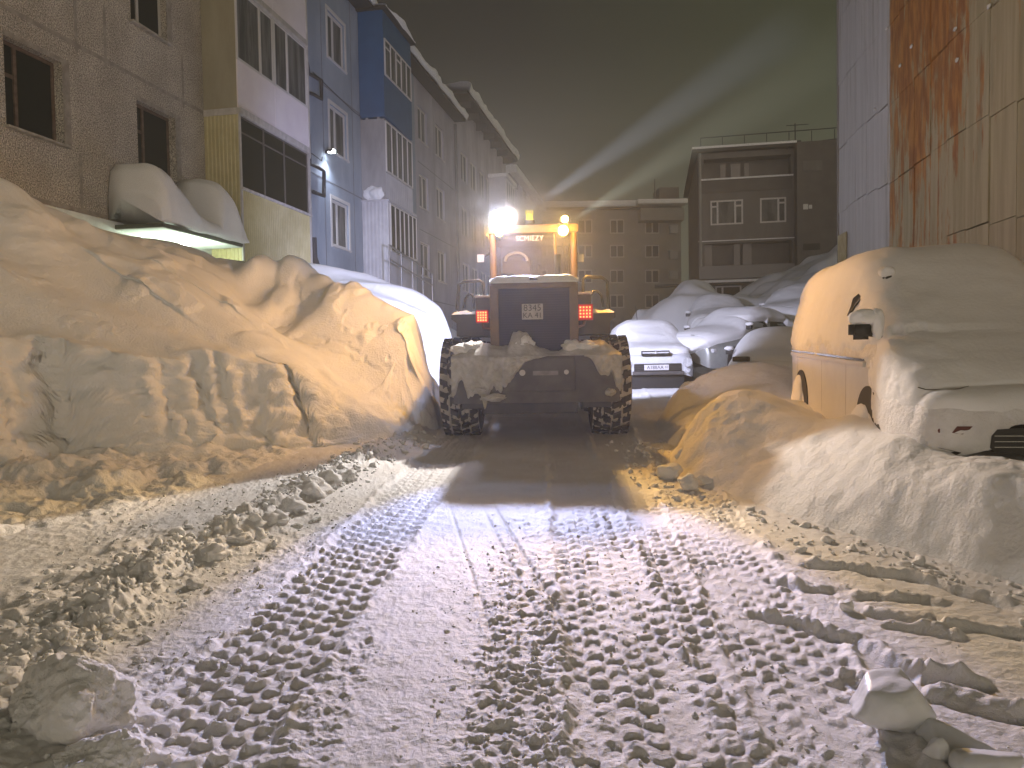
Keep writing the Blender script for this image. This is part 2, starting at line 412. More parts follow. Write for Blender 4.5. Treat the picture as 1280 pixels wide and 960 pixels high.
# wind-drift waves, lumps and footprints on top; ragged cut on the face
disp = (.05*fbm(XX*.7, YY*.5, ZZ*.7, o=2, seed=110)+.22*pn(XX*.35+YY*.25, YY*1.15-XX*.3, 0, 111)+.05*pn(XX*.8, YY*2.1-XX*.5, 0, 112))*up
disp += (.006+.012*(1-up))*fbm(XX*5, YY*5, ZZ*5, o=3, seed=113)
facen = .06*fbm(XX*.9, YY*.9, ZZ*3.6, o=4, seed=116)+.022*fbm(XX*1.2, YY*1.2, ZZ*7, o=3, seed=119)+.006*fbm(XX*6, YY*6, ZZ*6, o=2, seed=120)
disp += face*facen
q1 = pn(XX*.8, YY*.8, ZZ*3.6, 117)+.3*fbm(XX*3.5, YY*3.5, ZZ*7, 2, 118)
disp += face*(.035*sst(.05, .10, q1)+.03*sst(-.28, -.23, q1)+.02*sst(.38, .41, q1))
q1 = pn(XX*.9, YY*.9, ZZ*1.2, 127)+.25*fbm(XX*5, YY*5, ZZ*5, 2, 128)
disp += (1-face)*.018*sst(.25, .30, q1)*sst(0, .3, BD)
apm = (1-ST)*sst(-.1, .4, BD)
disp += apm*(.09*fbm(XX*2.4, YY*2.4, ZZ, o=4, seed=122)+.03*np.clip(billow(XX*6, YY*6, o=3, seed=125)-.7, 0, 2))
# heap of dug-out lumps on the crest
for (px, py, dd, r, h) in ((325,362,12.9,.24,.28), (345,385,12.2,.26,.30), (372,360,13.2,.28,.32), (395,345,13.8,.22,.25), (352,348,14.0,.22,.22), (405,372,12.9,.16,.16), (330,395,11.9,.20,.18), (440,402,12.6,.10,.10), (310,372,12.6,.18,.2)):
    q = P(px, py, dd)
    disp += .62*h*np.exp(-(((XX-q.x)/r)**2+((YY-q.y)/(r*1.2))**2)**1.5)
q = P(345, 405, 11.9); disp -= .35*np.exp(-(((XX-q.x)/.55)**2+((YY-q.y)/.5)**2))
disp += .05*sst(.1, .5, pn(XX*2.2, YY*1.7, ZZ*1.5, 131))*up*sst(9, 10, YY)*sst(14, 12.5, YY)
# overhanging drift tongues at the top of the cut
lip = np.exp(-((DD-.30)/.16)**2)*sst(10.6, 9.6, YY)
disp += lip*(.05+.08*pn(XX*1.5, YY*1.5, 0, 133))
XX2 = XX+NX*disp; YY2 = YY+NY*disp; ZZ2 = ZZ+NZ*disp
Vb = np.stack([XX2, YY2, ZZ2], -1).reshape(-1, 3)
lb = npmesh('snow_bank', Vb, gridfaces(ny, nx), snow)
tag(lb, 'tall ploughed snow bank along the left building, cut face towards the road', None, kind='structure')

# --------------------------------------------------------- right bank
RT = [W(905,487,8.6), W(985,518,7.6), W(1060,520,6.9), W(1110,550,6.0), W(1150,575,5.6), W(1190,592,5.2), W(1280,594,4.8), W(1400,600,4.6),
      W(950,560,7.4), W(1000,600,6.5), W(1100,610,5.6), W(1200,632,4.9), W(1290,650,4.4),
      W(930,455,11.6), W(985,468,11.2), W(872,476,11.8), W(835,522,11.0), W(870,520,10.0), (3.2,14.5,.62), (4.0,14.5,.75), (4.0,16.5,.85), (5.2,15,1.0),
      (3.3,7.8,.75), (3.4,8.9,.85), (3.0,6.4,.80), (3.6,5.5,.55), (4.8,5.2,.55), (5.8,6.5,.6), (5,9,.75), (4.2,10.9,1.0), (6,12,1.0), (6.5,8,.8), (8,16,1.1), (6,18,1.1), (4,20,1.0), (2.5,18,.78), (2.3,14,.62), (8,22,1.2), (8,6,.7), (6,3.5,.5), (8,2,.5), (4.2,3.0,.35), (3.4,2,.1)]
for px, py in ((835,562),(880,640),(900,660),(1060,668),(1180,705),(1285,740),(800,545)):
    q = Gp(px, py); RT.append((q.x, q.y, q.z-.02))
fR = rbf(RT)
RY = np.array([1, 3.0, 4.5, 5.6, 7.5, 9.3, 10.6, 12.5, 14.5, 17, 24]); RX = np.array([3.6, 3.4, 2.9, 2.2, 1.55, 1.75, 1.8, 2.35, 3.1, 4.9, 5.2])
ny, nx = 720, 460
yy = np.concatenate([np.linspace(1.2, 13, 600), np.linspace(13.05, 25, 120)]); tt = np.linspace(0, 1, nx)**1.2
YY = np.repeat(yy[:, None], nx, 1); bx = np.interp(YY, RY, RX)-.1
XX = bx+(9.5-bx)*tt[None, :]
g0 = gz(XX, YY); e = XX-bx
T = np.maximum(fR(XX, YY), g0+.015)
ZZ = (g0-.12)*(1-sst(0, .55, e))+T*sst(0, .55, e)
dzx = np.gradient(ZZ, axis=1)/np.gradient(XX, axis=1); dzy = np.gradient(ZZ, axis=0)/np.gradient(YY, axis=0)
nl = np.sqrt(1+dzx**2+dzy**2); NX, NY, NZ = -dzx/nl, -dzy/nl, 1/nl
hh = sst(.1, .5, ZZ-g0)
disp = .05*fbm(XX*1.0, YY*1.0, ZZ, o=2, seed=140)*hh+.008*fbm(XX*5, YY*5, ZZ*5, o=3, seed=143)
clump = sst(0, .5, e)*sst(1.6, .8, e)
disp += clump*sst(5.5, 8, YY)*(.03*fbm(XX*2.4, YY*2.4, ZZ*2.4, o=3, seed=146)+.012*np.clip(billow(XX*6, YY*6, ZZ*6, o=3, seed=148)-.7, 0, 2))
disp += clump*.012*fbm(XX*4, YY*4, ZZ*4, o=3, seed=147)
disp += (.07*np.clip(pn(XX*1.9, YY*1.9, ZZ*1.9, 151), -.3, 1.5)+.03*np.clip(billow(XX*2.6, YY*2.6, ZZ*2.6, 2, 153)-.6, 0, 1)+.014*fbm(XX*8, YY*8, ZZ*8, 3, 155))*sst(6.2, 5.0, YY)*sst(.2, .7, e)
Vb = np.stack([XX+NX*disp, YY+NY*disp, ZZ+NZ*disp], -1).reshape(-1, 3)
rb = npmesh('snow_bank', Vb, gridfaces(ny, nx), snow)
tag(rb, 'lower snow bank along the right side of the road in front of the minivan', None, kind='structure')
def right_z(x, y):
    b = float(np.interp(y, RY, RX))-.1
    return float(max(fR(x, y), gzs(x, y)+.015))

# far snow field over the parked row and against the far building
FF = [W(835,385,27), W(870,372,30), W(905,378,30), W(950,380,28), W(985,345,33), W(1010,330,34), W(1040,316,35), W(1046,350,24), W(1000,372,24), (4,24,1.2), (5,26,1.3), (9,22,2.0), (15,24,3.5), (16,40,4.5), (6,36,1.2), (4.5,33,1.05), (8,44,1.6), (12,46,2.4), (3.5,27,1.05), (4.5,44,1.1)]
fF = rbf(FF)
ny, nx = 200, 200
YY, XX = np.meshgrid(np.linspace(22.5, 45.5, ny), np.linspace(3.6, 17, nx), indexing='ij')
g0 = gz(XX, YY); ed = sst(0, 1.2, XX-3.6)*sst(0, 1.2, YY-22.5)*sst(0, 1., 45.5-YY)
ZZ = g0-.1+(np.maximum(fF(XX, YY), g0)+.1-g0)*ed
ZZ += ed*(.45*sst(-.1, .5, pn(XX*.5, YY*.5, 0, 161))+.10*pn(XX*1.3, YY*1.3, 0, 163))
fb = npmesh('snow_bank', np.stack([XX, YY, ZZ], -1).reshape(-1, 3), gridfaces(ny, nx), snow_soft)
tag(fb, 'deep drifts behind the parked cars rising towards the cladded wall', None, kind='structure')

# --------------------------------------------------------- lumps of snow
def blob_mesh(r, seed, sub=2, rough=.35, flat=.75, facet=False, pts=None):
    bm = bmesh.new(); bmesh.ops.create_icosphere(bm, subdivisions=sub, radius=1)
    co = np.array([v.co[:] for v in bm.verts])
    rnd = np.random.RandomState(seed)
    if facet:
        nrm = rnd.normal(size=(9, 3)); nrm /= np.linalg.norm(nrm, axis=1)[:, None]; off = rnd.uniform(.5, .85, 9)
        dt = co @ nrm.T
        k = np.min(np.where(dt > 1e-3, off/np.maximum(dt, 1e-3), 9), axis=1); co = co*np.minimum(k, 1.0)[:, None]
    o = seed*3.7
    dd = 1+rough*fbm(co[:, 0]*1.4+o, co[:, 1]*1.4, co[:, 2]*1.4, o=4, seed=3)
    co = co*dd[:, None]*r; co[:, 2] *= flat
    fs = np.array([[v.index for v in f.verts] for f in bm.faces]); bm.free()
    return co, fs
def chunk(name, loc, size, seed, label, cat='snow lump', group=None, m=snow, facet=True, sub=4, rot=0, flat=.75, rough=.22, sc=(1, 1, 1), tilt=0):
    co, fs = blob_mesh(1, seed, sub, rough, flat, facet)
    co = co*np.array(sc)*size
    o = npmesh(name, co, fs, m, smooth=True); o.location = loc; o.rotation_euler = (tilt, 0, rot)
    return tag(o, label, cat, group)
# --------------------------------------------------------- frames on facades
class Frame:
    def __init__(s, O, rz):
        s.O = Vector(O); s.rz = rz; s.R = Matrix.Rotation(rz, 3, 'Z'); s.Ri = s.R.transposed()
    def hit(s, px, py, ax=0, off=0.0):
        d = s.Ri @ (_f+(px-640)/F*_r+(480-py)/F*_u); c = s.Ri @ (CAM-s.O)
        t = (off-c[ax])/d[ax]; return c+t*d
    def root(s, name, label, cat, group=None): return empty(name, s.O, s.rz, label, cat, group)

def facade(name, fr_parent, y0, y1, z0, z1, ops, m, ax='y', depth=.22, back=8.0, top=True):
    """wall whose face lies at local x=0 (ax='y', outside is +x) or y=0 (ax='x', outside is -y), with real openings and reveals"""
    ys = sorted({y0, y1, *[o[0] for o in ops], *[o[1] for o in ops]}); zs = sorted({z0, z1, *[o[2] for o in ops], *[o[3] for o in ops]})
    q = MB(); T = (lambda a, n, z: (-n, a, z)) if ax == 'y' else (lambda a, n, z: (a, n, z))
    for i in range(len(ys)-1):
        for j in range(len(zs)-1):
            a, b, c, d = ys[i], ys[i+1], zs[j], zs[j+1]
            if any(o[0] <= a+1e-6 and o[1] >= b-1e-6 and o[2] <= c+1e-6 and o[3] >= d-1e-6 for o in ops): continue
            q.add([T(a, 0, c), T(b, 0, c), T(b, 0, d), T(a, 0, d)], [(0, 1, 2, 3)])
    for a, b, c, d in ops:
        for p1, p2 in (((a, c), (b, c)), ((b, c), (b, d)), ((b, d), (a, d)), ((a, d), (a, c))):
            q.add([T(p1[0], 0, p1[1]), T(p2[0], 0, p2[1]), T(p2[0], depth, p2[1]), T(p1[0], depth, p1[1])], [(0, 1, 2, 3)])
        q.add([T(a, depth, c), T(b, depth, c), T(b, depth, d), T(a, depth, d)], [(0, 1, 2, 3)])
    q.add([T(y0, 0, z0), T(y0, back, z0), T(y0, back, z1), T(y0, 0, z1)], [(0, 1, 2, 3)])
    q.add([T(y1, 0, z0), T(y1, back, z0), T(y1, back, z1), T(y1, 0, z1)], [(0, 1, 2, 3)])
    q.add([T(y0, back, z0), T(y1, back, z0), T(y1, back, z1), T(y0, back, z1)], [(0, 1, 2, 3)])
    if top: q.add([T(y0, 0, z1), T(y1, 0, z1), T(y1, back, z1), T(y0, back, z1)], [(0, 1, 2, 3)])
    return q.build(name, m, fr_parent)

def window(parent, a, b, c, d, fm, gm, ax='y', rec=.10, fw=.055, cols=(.35,), trans=None, sill=None, n0=0.0, label=None, name='window', sillmat=None):
    """frame (part) > pane, sill.  n is the inward direction"""
    T = (lambda q, a0, a1, n0_, n1_, z0, z1: q.box(-n1_, -n0_, a0, a1, z0, z1)) if ax == 'y' else (lambda q, a0, a1, n0_, n1_, z0, z1: q.box(a0, a1, n0_, n1_, z0, z1))
    q = MB(); n1, n2 = n0+rec, n0+rec+.06
    T(q, a+.002, b-.002, n1, n2, c+.002, c+fw); T(q, a+.002, b-.002, n1, n2, d-fw, d-.002)
    T(q, a+.002, a+fw, n1+.001, n2-.001, c+fw, d-fw); T(q, b-fw, b-.002, n1+.001, n2-.001, c+fw, d-fw)
    xs = [a]+[a+(b-a)*k for k in cols]+[b]
    for x in xs[1:-1]: T(q, x-fw*.55, x+fw*.55, n1-.004, n2-.004, c+fw, d-fw)
    for (i, f) in (trans or []):
        T(q, xs[i]+fw*.6, xs[i+1]-fw*.6, n1+.003, n2-.003, c+(d-c)*f-fw*.5, c+(d-c)*f+fw*.5)
    w_ = q.build(name, fm, parent)
    if label: w_['label'] = label
    g_ = MB(); T(g_, a+.01, b-.01, n1+.025, n1+.035, c+.01, d-.01); g_.build('pane', gm, w_)
    if sill:
        s_ = MB(); T(s_, a-.06, b+.06, n0-sill, n0+rec-.01, c-.035, c+.001); s_.build('sill', sillmat or fm, w_)
    return w_

glass = mat('dark window glass', (.012,.014,.012), .3, spec=.12)
glass_grey = mat('grey window glass', (.05,.055,.055), .3, spec=.15, col2=(.17,.17,.165), nscale=2.2, stretch=(1, 2.2, .25), lo=.42, hi=.6)
brown_wood = mat('old brown window paint', (.09,.055,.035), .6, col2=(.16,.11,.08), nscale=8)
white_pvc = mat('white window frame', (.62,.60,.58), .45)
pale_frame = mat('pale window frame', (.5,.48,.45), .5)
metal_sill = mat('weathered sill', (.30,.27,.22), .55, col2=(.5,.47,.42), nscale=7)

# pebble-dash concrete
pebble = mat('pebble dash concrete', (.38,.345,.29), .9, col2=(.50,.465,.40), nscale=1.1)
t_, N_1, L_, b_ = nodes(pebble)
tcn = [n for n in N_1 if n.type == 'TEX_COORD'][0]
vo = N_1.new('ShaderNodeTexVoronoi'); vo.inputs['Scale'].default_value = 26; L_.new(tcn.outputs['Object'], vo.inputs['Vector'])
vn = N_1.new('ShaderNodeTexNoise'); vn.inputs['Scale'].default_value = 42; vn.inputs['Detail'].default_value = 7; vn.inputs['Roughness'].default_value = .75; L_.new(tcn.outputs['Object'], vn.inputs['Vector'])
cr = N_1.new('ShaderNodeValToRGB'); cr.color_ramp.elements[0].position = .43; cr.color_ramp.elements[1].position = .57
cr.color_ramp.elements[0].color = (.35, .35, .35, 1); cr.color_ramp.elements[1].color = (1.5, 1.48, 1.45, 1); L_.new(vn.outputs['Fac'], cr.inputs[0])
mm = N_1.new('ShaderNodeMix'); mm.data_type = 'RGBA'; mm.blend_type = 'MULTIPLY'; mm.inputs['Factor'].default_value = 1
ramp = b_.inputs['Base Color'].links[0].from_node
L_.new(ramp.outputs[0], mm.inputs[6]); L_.new(cr.outputs[0], mm.inputs[7]); L_.new(mm.outputs[2], b_.inputs['Base Color'])
bp = N_1.new('ShaderNodeBump'); bp.inputs['Distance'].default_value = .02; L_.new(vo.outputs['Distance'], bp.inputs['Height']); L_.new(bp.outputs[0], b_.inputs['Normal'])
joint = mat('panel joint mortar', (.24,.215,.18), .9, col2=(.36,.33,.28), nscale=6)
beige = mat('beige painted side panel', (.30,.27,.18), .7, col2=(.36,.33,.235), nscale=2, stretch=(1, 1, .3))
yellow = mat('yellow corrugated sheet', (.46,.40,.19), .5, col2=(.54,.48,.26), nscale=2.5)
pinkw = mat('pale pinkish balcony panel', (.80,.73,.75), .5, col2=(.86,.80,.81), nscale=2)
edgew = mat('dirty white edge', (.42,.40,.37), .7, col2=(.58,.55,.52), nscale=9, stretch=(1, 1, .4))
bluewall = mat('blue grey render', (.25,.30,.38), .85, col2=(.36,.41,.48), nscale=.9, stretch=(1,1,.45), bump=.004, bscale=30)
purplewall = mat('grey lilac render', (.33,.32,.38), .9, col2=(.46,.45,.51), nscale=.8, stretch=(1,1,.4))
bluepanel = mat('deep blue sheet cladding', (.010,.085,.22), .45, col2=(.018,.11,.27), nscale=2)
whitesid = mat('white siding', (.50,.49,.53), .6, col2=(.60,.59,.62), nscale=3)
darkpipe = mat('dark lagged pipe', (.035,.036,.045), .7)
roofmat = mat('dark roof edge', (.05,.05,.05), .8)

ang = math.radians(10.73)
LF = Frame((-9.74, 0, 0), -ang)
hl = lambda px, py, off=0.0: LF.hit(px, py, 0, off)
if DEBUG:
    for nme, pts in dict(eave=((514,85),(573,163)), eave2=((575,130),(618,190)), sill2=((425,85),(425,196),(425,310)), sillA=((12,163),(190,42.7),(190,221)), bal=((303,0),(388,0),(450,0),(481,0),(515,0))).items():
        print('DBG', nme, [tuple(round(x, 2) for x in hl(*p)[1:]) for p in pts])

def ribbed(q, fn, a0, a1, z0, z1, pitch=.11, dep=.018):
    """vertical ribs between a0..a1; fn(a,n,z)->point"""
    n = max(2, int((a1-a0)/pitch)); p = []
    for i in range(n):
        b0 = a0+(a1-a0)*i/n; wd = (a1-a0)/n
        p += [(b0, 0), (b0+wd*.35, 0), (b0+wd*.5, dep), (b0+wd*.85, dep)]
    p.append((a1, 0))
    vs = [fn(a, n_, z) for a, n_ in p for z in (z0, z1)]
    q.add(vs, [(2*i, 2*i+2, 2*i+3, 2*i+1) for i in range(len(p)-1)])

# ============ near left building
A = LF.root('apartment_building', 'near grey pebble-dash apartment block with snow-laden entrance canopy', 'building', 'apartment blocks along the left side')
yA1 = hl(388, 200).y
ops = []; wins = []
def wrect(x0, x1, yt, yb, off=0.0):     # from pixel edges
    xm = (x0+x1)/2; p0 = hl(x0, yb, off); p1 = hl(x1, yb, off); pt = hl(xm, yt, off); pb = hl(xm, yb, off)
    return (p0.y, p1.y, pb.z, pt.z)
zs2 = hl(190, 221).z; zs3 = hl(190, 42.7).z; pit = zs3-zs2
w1 = wrect(9, 80, 69, 176); w2 = wrect(174, 221, 144, 226); w3 = wrect(164, 208, -40, 35)
hw = w1[3]-w1[2]
y2a, y2b = w2[0], w2[1]
W1 = (w1[0], w1[1], zs2, zs2+hw); W2 = (y2a, y2b, zs2, zs2+hw)
W3 = (w3[0], w3[1], zs3, zs3+hw); W4 = (w1[0], w1[1], zs3, zs3+hw)
W5 = (w1[0], w1[1], zs3+pit, zs3+pit+hw); W6 = (w3[0], w3[1], zs3+pit, zs3+pit+hw); W7 = (w1[0]-4.2, w1[1]-4.2, zs2, zs2+hw); W8 = (w1[0]-4.2, w1[1]-4.2, zs3, zs3+hw)
facade('wall', A, 2.0, yA1, -.5, 14.2, [W1, W2, W3, W4, W5, W6, W7, W8], pebble, back=9)
for k, r_ in enumerate((W1, W4, W5, W7, W8)):
    window(A, *r_, brown_wood, glass, cols=(.30,), trans=[(0, .62)], sill=.10, sillmat=metal_sill, rec=.14)
window(A, *W2, brown_wood, glass, cols=(.30,), trans=[(0, .62)], sill=.05, sillmat=metal_sill, rec=.14)
for r_ in (W3, W6): window(A, *r_, pale_frame, glass, cols=(.33,), sill=.10, sillmat=metal_sill, rec=.12)
jm = MB()
for z in (zs2-1.0, zs2-1.0+pit, zs2-1.0+2*pit, zs2-1.0+3*pit): jm.box(.001, .012, 2.02, yA1-3.1, z-.035, z+.035)
for y in (W1[0]-.35, W1[1]+.35, W2[0]-.8, W2[1]+.30, W1[0]-3.9): jm.box(.0015, .010, y-.03, y+.03, -.4, zs2-.06); jm.box(.0015, .010, y-.03, y+.03, zs2+hw+.3, zs3-.06)
jm.build('panel_joint', joint, A)
# window surrounds, smooth plaster
for r_ in (W1, W2, W3, W4):
    sm_ = MB(); sm_.add([(.014, y_, z_) for y_, z_ in ((r_[0]-.02, r_[3]+.002), (r_[1]+.001, r_[3]+.002), (r_[1]+.001, r_[2]-.02), (r_[1]+.16, r_[2]-.02), (r_[1]+.16, r_[3]+.08), (r_[0]-.02, r_[3]+.08))], [(0,1,2,3,4,5)]); sm_.build('plaster_surround', joint, A)
pl = MB(); pl.box(.002, .10, 2.1, hl(258, 250).y, -.5, hl(75, 262).z, .01); pl.build('plinth', mat('pale painted plinth', (.55,.56,.52), .8, col2=(.66,.67,.63), nscale=4), A)
rf = MB(); rf.box(-9.2, .6, 1.8, yA1+.2, 14.2, 14.4); rf.build('roof', roofmat, A)

# balcony stack of the near block
ya, yb = hl(300, 200, .83).y, hl(388, 260, .83).y
zf = hl(304, 139.5, .83).z           # floor line between the yellow and the pink balcony
pitb = 2.72; bal = MB()
BL = LF.root('balcony_stack', 'enclosed balcony stack, beige side, pink panels above yellow corrugated base', 'balcony')
bw = .83
zb0 = hl(388, 333, bw).z-.25
def front(q, a0, a1, n0, n1, z0, z1): q.box(bw-n1, bw-n0, a0, a1, z0, z1)
# slabs
for k in range(4): sl = MB(); sl.box(0.01, bw+.03, ya-.02, yb+.02, zf-.11+k*pitb, zf+.03+k*pitb, .01); sl.build('floor_slab', edgew, BL)
q = MB(); q.box(.01, bw-.03, ya-.0, ya+.05, zf+.032, zf+3*pitb-.112); q.build('side_panel', beige, BL)['label'] = 'flat beige upper side panel'
q = MB(); ribbed(q, lambda a, n, z: (a, ya-.004-n, z), .01, bw-.005, zb0, zf-.112, .085, .012); q.box(.01, bw-.012, ya+.0, ya+.05, zb0, zf-.113); q.build('side_panel', yellow, BL)['label'] = 'yellow corrugated lower side panel'
zsill = hl(306, 237, bw).z; zsill3 = hl(301, 77, bw).z
q = MB(); ribbed(q, lambda a, n, z: (bw+n, a, z), ya, yb, zb0, zsill-.03, .085, .014); q.box(bw-.05, bw-.002, ya+.001, yb, zb0, zsill-.03); q.build('front_panel', yellow, BL)['label'] = 'yellow corrugated front panel'
q = MB(); q.box(bw-.04, bw+.05, ya-.01, yb+.01, zsill-.03, zsill+.03, .008); q.box(bw-.04, bw+.02, ya-.012, ya+.05, zb0, zf-.12); q.box(bw-.04, bw+.02, yb-.06, yb+.012, zb0, zf-.12); q.build('corner_trim', edgew, BL)
old = mat('dark unpainted frame', (.12,.11,.10), .7)
window(BL, ya+.05, yb-.06, zsill+.032, zf-.115, old, glass, n0=-bw, rec=.02, fw=.03, cols=(.32, .62), trans=[(0, .78), (1, .78), (2, .78)], name='glazing')
for k in (0, 1):
    z0 = zf+.032+k*pitb; zs_ = zsill3+k*pitb; zt = zf+pitb*(k+1)-.115
    m_ = (yb+ya)/2-.05
    q = MB(); q.box(bw-.03, bw+.0, ya+.0, m_-.012, z0, zs_); q.box(bw-.03, bw+.0, m_+.012, yb, z0, zs_); q.box(bw-.035, bw-.006, m_-.011, m_+.011, z0, zs_); q.build('front_panel', pinkw, BL)['label'] = 'pale pinkish front panel'
    window(BL, ya+.0, m_, zs_, zt, white_pvc, glass_grey, n0=-bw, rec=.0, fw=.06, cols=(.62,), name='glazing')
    window(BL, m_+.03, yb, zs_, zt, white_pvc, glass_grey, n0=-bw, rec=.0, fw=.06, cols=(.38,), name='glazing')
q = MB(); q.box(bw-.03, bw+.02, yb+.002, yb+.07, zf-.2, zf+3*pitb); q.build('corner_trim', edgew, BL)
# strip of snow blown on the trims
q = MB(); q.box(bw+.03, bw+.05, ya, yb, zf-.10, zf+.04, .008); q.build('floor_edge', edgew, BL)
q = MB(); q.box(bw+.03, bw+.05, ya+.2, yb, zf+pitb-.10, zf+pitb+.03, .008); q.build('floor_edge', edgew, BL)

# entrance canopy with its load of snow
can = LF.root('entrance_canopy', 'concrete entrance canopy lit from below under a thick saddle of snow', 'canopy')
cy0 = hl(137, 272, .0).y; cy1 = hl(298, 300, .95).y; czt = hl(215, 281, 1.05).z
q = MB(); q.box(.02, 1.05, cy0, cy1, czt-.07, czt, .01); q.build('slab', mat('stained canopy slab', (.06,.065,.05), .9, col2=(.11,.12,.09), nscale=12), can)
q = MB(); q.box(.02, 1.03, cy0+.02, cy1-.02, czt-.085, czt-.072); q.build('ceiling', mat('whitewashed ceiling', (.62,.64,.60), .8), can)
# saddle of snow: height profile along y
npf, npw = 90, 34
prof_y = np.linspace(0, 1, npf)
H = np.interp(prof_y, [0, .03, .08, .15, .28, .42, .55, .64, .69, .74, .80, .88, .94, 1], [.45, .95, 1.12, 1.08, .80, .50, .30, .32, .80, 1.18, 1.28, 1.12, .74, .12])
vs = []
th = np.linspace(0, 1, npw)
for i, s_ in enumerate(prof_y):
    yv = cy0-.06+(cy1-cy0+.1)*s_
    for j, t in enumerate(th):
        a = t*math.pi/2; x = .03+1.13*math.cos(a)**.42; z = H[i]*math.sin(a)**.72
        if i < 5: x = .03+(x-.03)*(.90+.025*i)
        nz = .05*float(pn(yv*2.2, x*2.2+z, 1.3, 171))+.014*float(pn(yv*9, x*9+z*9, 2.1, 172))
        vs.append((x+nz, yv, czt+z+nz*.5))
    vs.append((.03, yv, czt-.005))
npw += 1
cs = npmesh('snow_load', np.array(vs), np.concatenate([gridfaces(npf, npw)]), snow_soft, parent=can)
bmx = bmesh.new(); bmx.from_mesh(cs.data)
bmesh.ops.holes_fill(bmx, edges=[e_ for e_ in bmx.edges if e_.is_boundary], sides=0); bmesh.ops.recalc_face_normals(bmx, faces=bmx.faces[:]); bmx.to_mesh(cs.data); bmx.free()
lampm = mat('canopy lamp', (.9,.9,.85), .4, emit=(.80,1.0,.80), es=9)
q = MB(); q.cyl((.45, cy1-1.1, czt-.12), (0, 0, 1), .10, .07); lampo = q.build('lamp', lampm, can)
L = bpy.data.lights.new('canopy_light', 'POINT'); L.energy = PW['canopy']; L.color = (.82, 1, .80); L.shadow_soft_size = .1
lo = bpy.data.objects.new('canopy_light', L); COL.objects.link(lo); lo.parent = can; lo.location = (.55, cy1-1.1, czt-.28)
L2_ = L.copy(); lo2 = bpy.data.objects.new('canopy_light', L2_); COL.objects.link(lo2); lo2.parent = can; lo2.location = (.55, cy0+1.0, czt-.28); L2_.energy = PW['canopy']*.6

# ============ blue-grey block
B = LF.root('apartment_building', 'blue-grey rendered apartment block with white-framed windows and snowy eaves', 'building', 'apartment blocks along the left side')
yB0, yB1 = yA1+.01, hl(568, 200).y
zr = [hl(425, 310).z, hl(425, 196).z, hl(425, 85).z]; pB = (zr[2]-zr[0])/2
zeave = (hl(514, 85).z+hl(573, 163).z)/2
wa, wb = hl(410, 90).y, hl(431, 90).y
ops = []
for z in zr: ops.append((wa, wb, z, z+1.42))
wc = [(hl(523, 180).y, hl(531, 180).y), (hl(545, 200).y, hl(555, 200).y)]
ops2 = [(a, a+1.25, z, z+1.40) for a, b in wc for z in (zr[0]-.0, zr[1], zr[2])]
ym = hl(517, 100).y; y4_ = hl(517, 100, 0).y+.2
facade('wall', B, yB0, ym, -.5, zeave, ops, bluewall, back=9)
facade('wall', B, ym, yB1, -.5, zeave-.003, ops2, purplewall, back=9)['label'] = 'lilac grey wall section'
for o_ in ops: window(B, *o_, white_pvc, glass_grey, cols=(.4,), rec=.05, fw=.09, sill=.07)
for a, b, c, d in ops:
    fr_ = MB(); fr_.poly([(.002, y_, z_) for y_, z_ in ((a-.10, c-.05), (a, c-.05), (a, d), (b, d), (b, c-.05), (b+.10, c-.05), (b+.10, d+.1), (a-.10, d+.1))], (.028, 0, 0)); fr_.build('window_surround', white_pvc, B)
for o_ in ops2: window(B, *o_, pale_frame, glass_grey, cols=(.5,), rec=.06, fw=.08, sill=.05)
q = MB(); q.box(-9, .55, yB0, yB1+.2, zeave, zeave+.12); rfo = q.build('roof', roofmat, B)
def eave_snow(parent, y0, y1, x0, x1, z, h, seed):
    n, m_ = int((y1-y0)/.14), 26; V = []
    for i in range(n):
        y = y0+(y1-y0)*i/(n-1)
        for j in range(m_):
            t = j/(m_-1); a = math.pi*min(t*2.2, 1.0)/2*1.25
            x = x1-(x1-x0)*max(0, t-.3)/.7
            dz = math.sin(min(t/.3, 1)*math.pi/2)
            ex = .10*math.sin(min(t/.3, 1)*math.pi)
            nn = float(fbm(y*.8, x*.8, 0, o=3, seed=seed))
            V.append((x+ex+.05*nn, y, z-.04+(h+.10*nn)*dz+(.02 if t > .3 else 0)))
    return npmesh('snow', np.array(V), gridfaces(n, m_), snow_soft, parent=parent)
eave_snow(rfo, yB0, yB1+.2, -6, .62, zeave+.12, .30, 201)
q = MB(); q.tube([(.12, yB1-.15, zeave-.2), (.12, yB1-.15, .3)], .07); q.build('downpipe', mat('grey downpipe', (.12,.12,.13), .6), B)
jb = MB()
for z in (zr[0]-.95, zr[1]-.95, zr[2]-.95):
    jb.box(.001, .008, yB0+.02, ym-.8, z-.018, z+.018); jb.box(.001, .008, y4_+.1, yB1-.3, z-.018, z+.018)
for y in (wa-.45, wb+.5, (wc[0][1]+wc[1][0])/2+.5, wc[1][0]+2.2): jb.box(.0015, .007, y-.015, y+.015, .3, zeave-.05)
jb.build('panel_joint', mat('darker joint', (.15,.155,.17), .9, col2=(.22,.23,.25), nscale=5), B)
q = MB(); q.tube([(.05, yB0+.2, zr[1]+1.9), (.06, wb+.6, zr[1]+1.7), (.05, ym-.9, zr[1]+1.9)], .012, 5); q.build('cable', darkpipe, B)
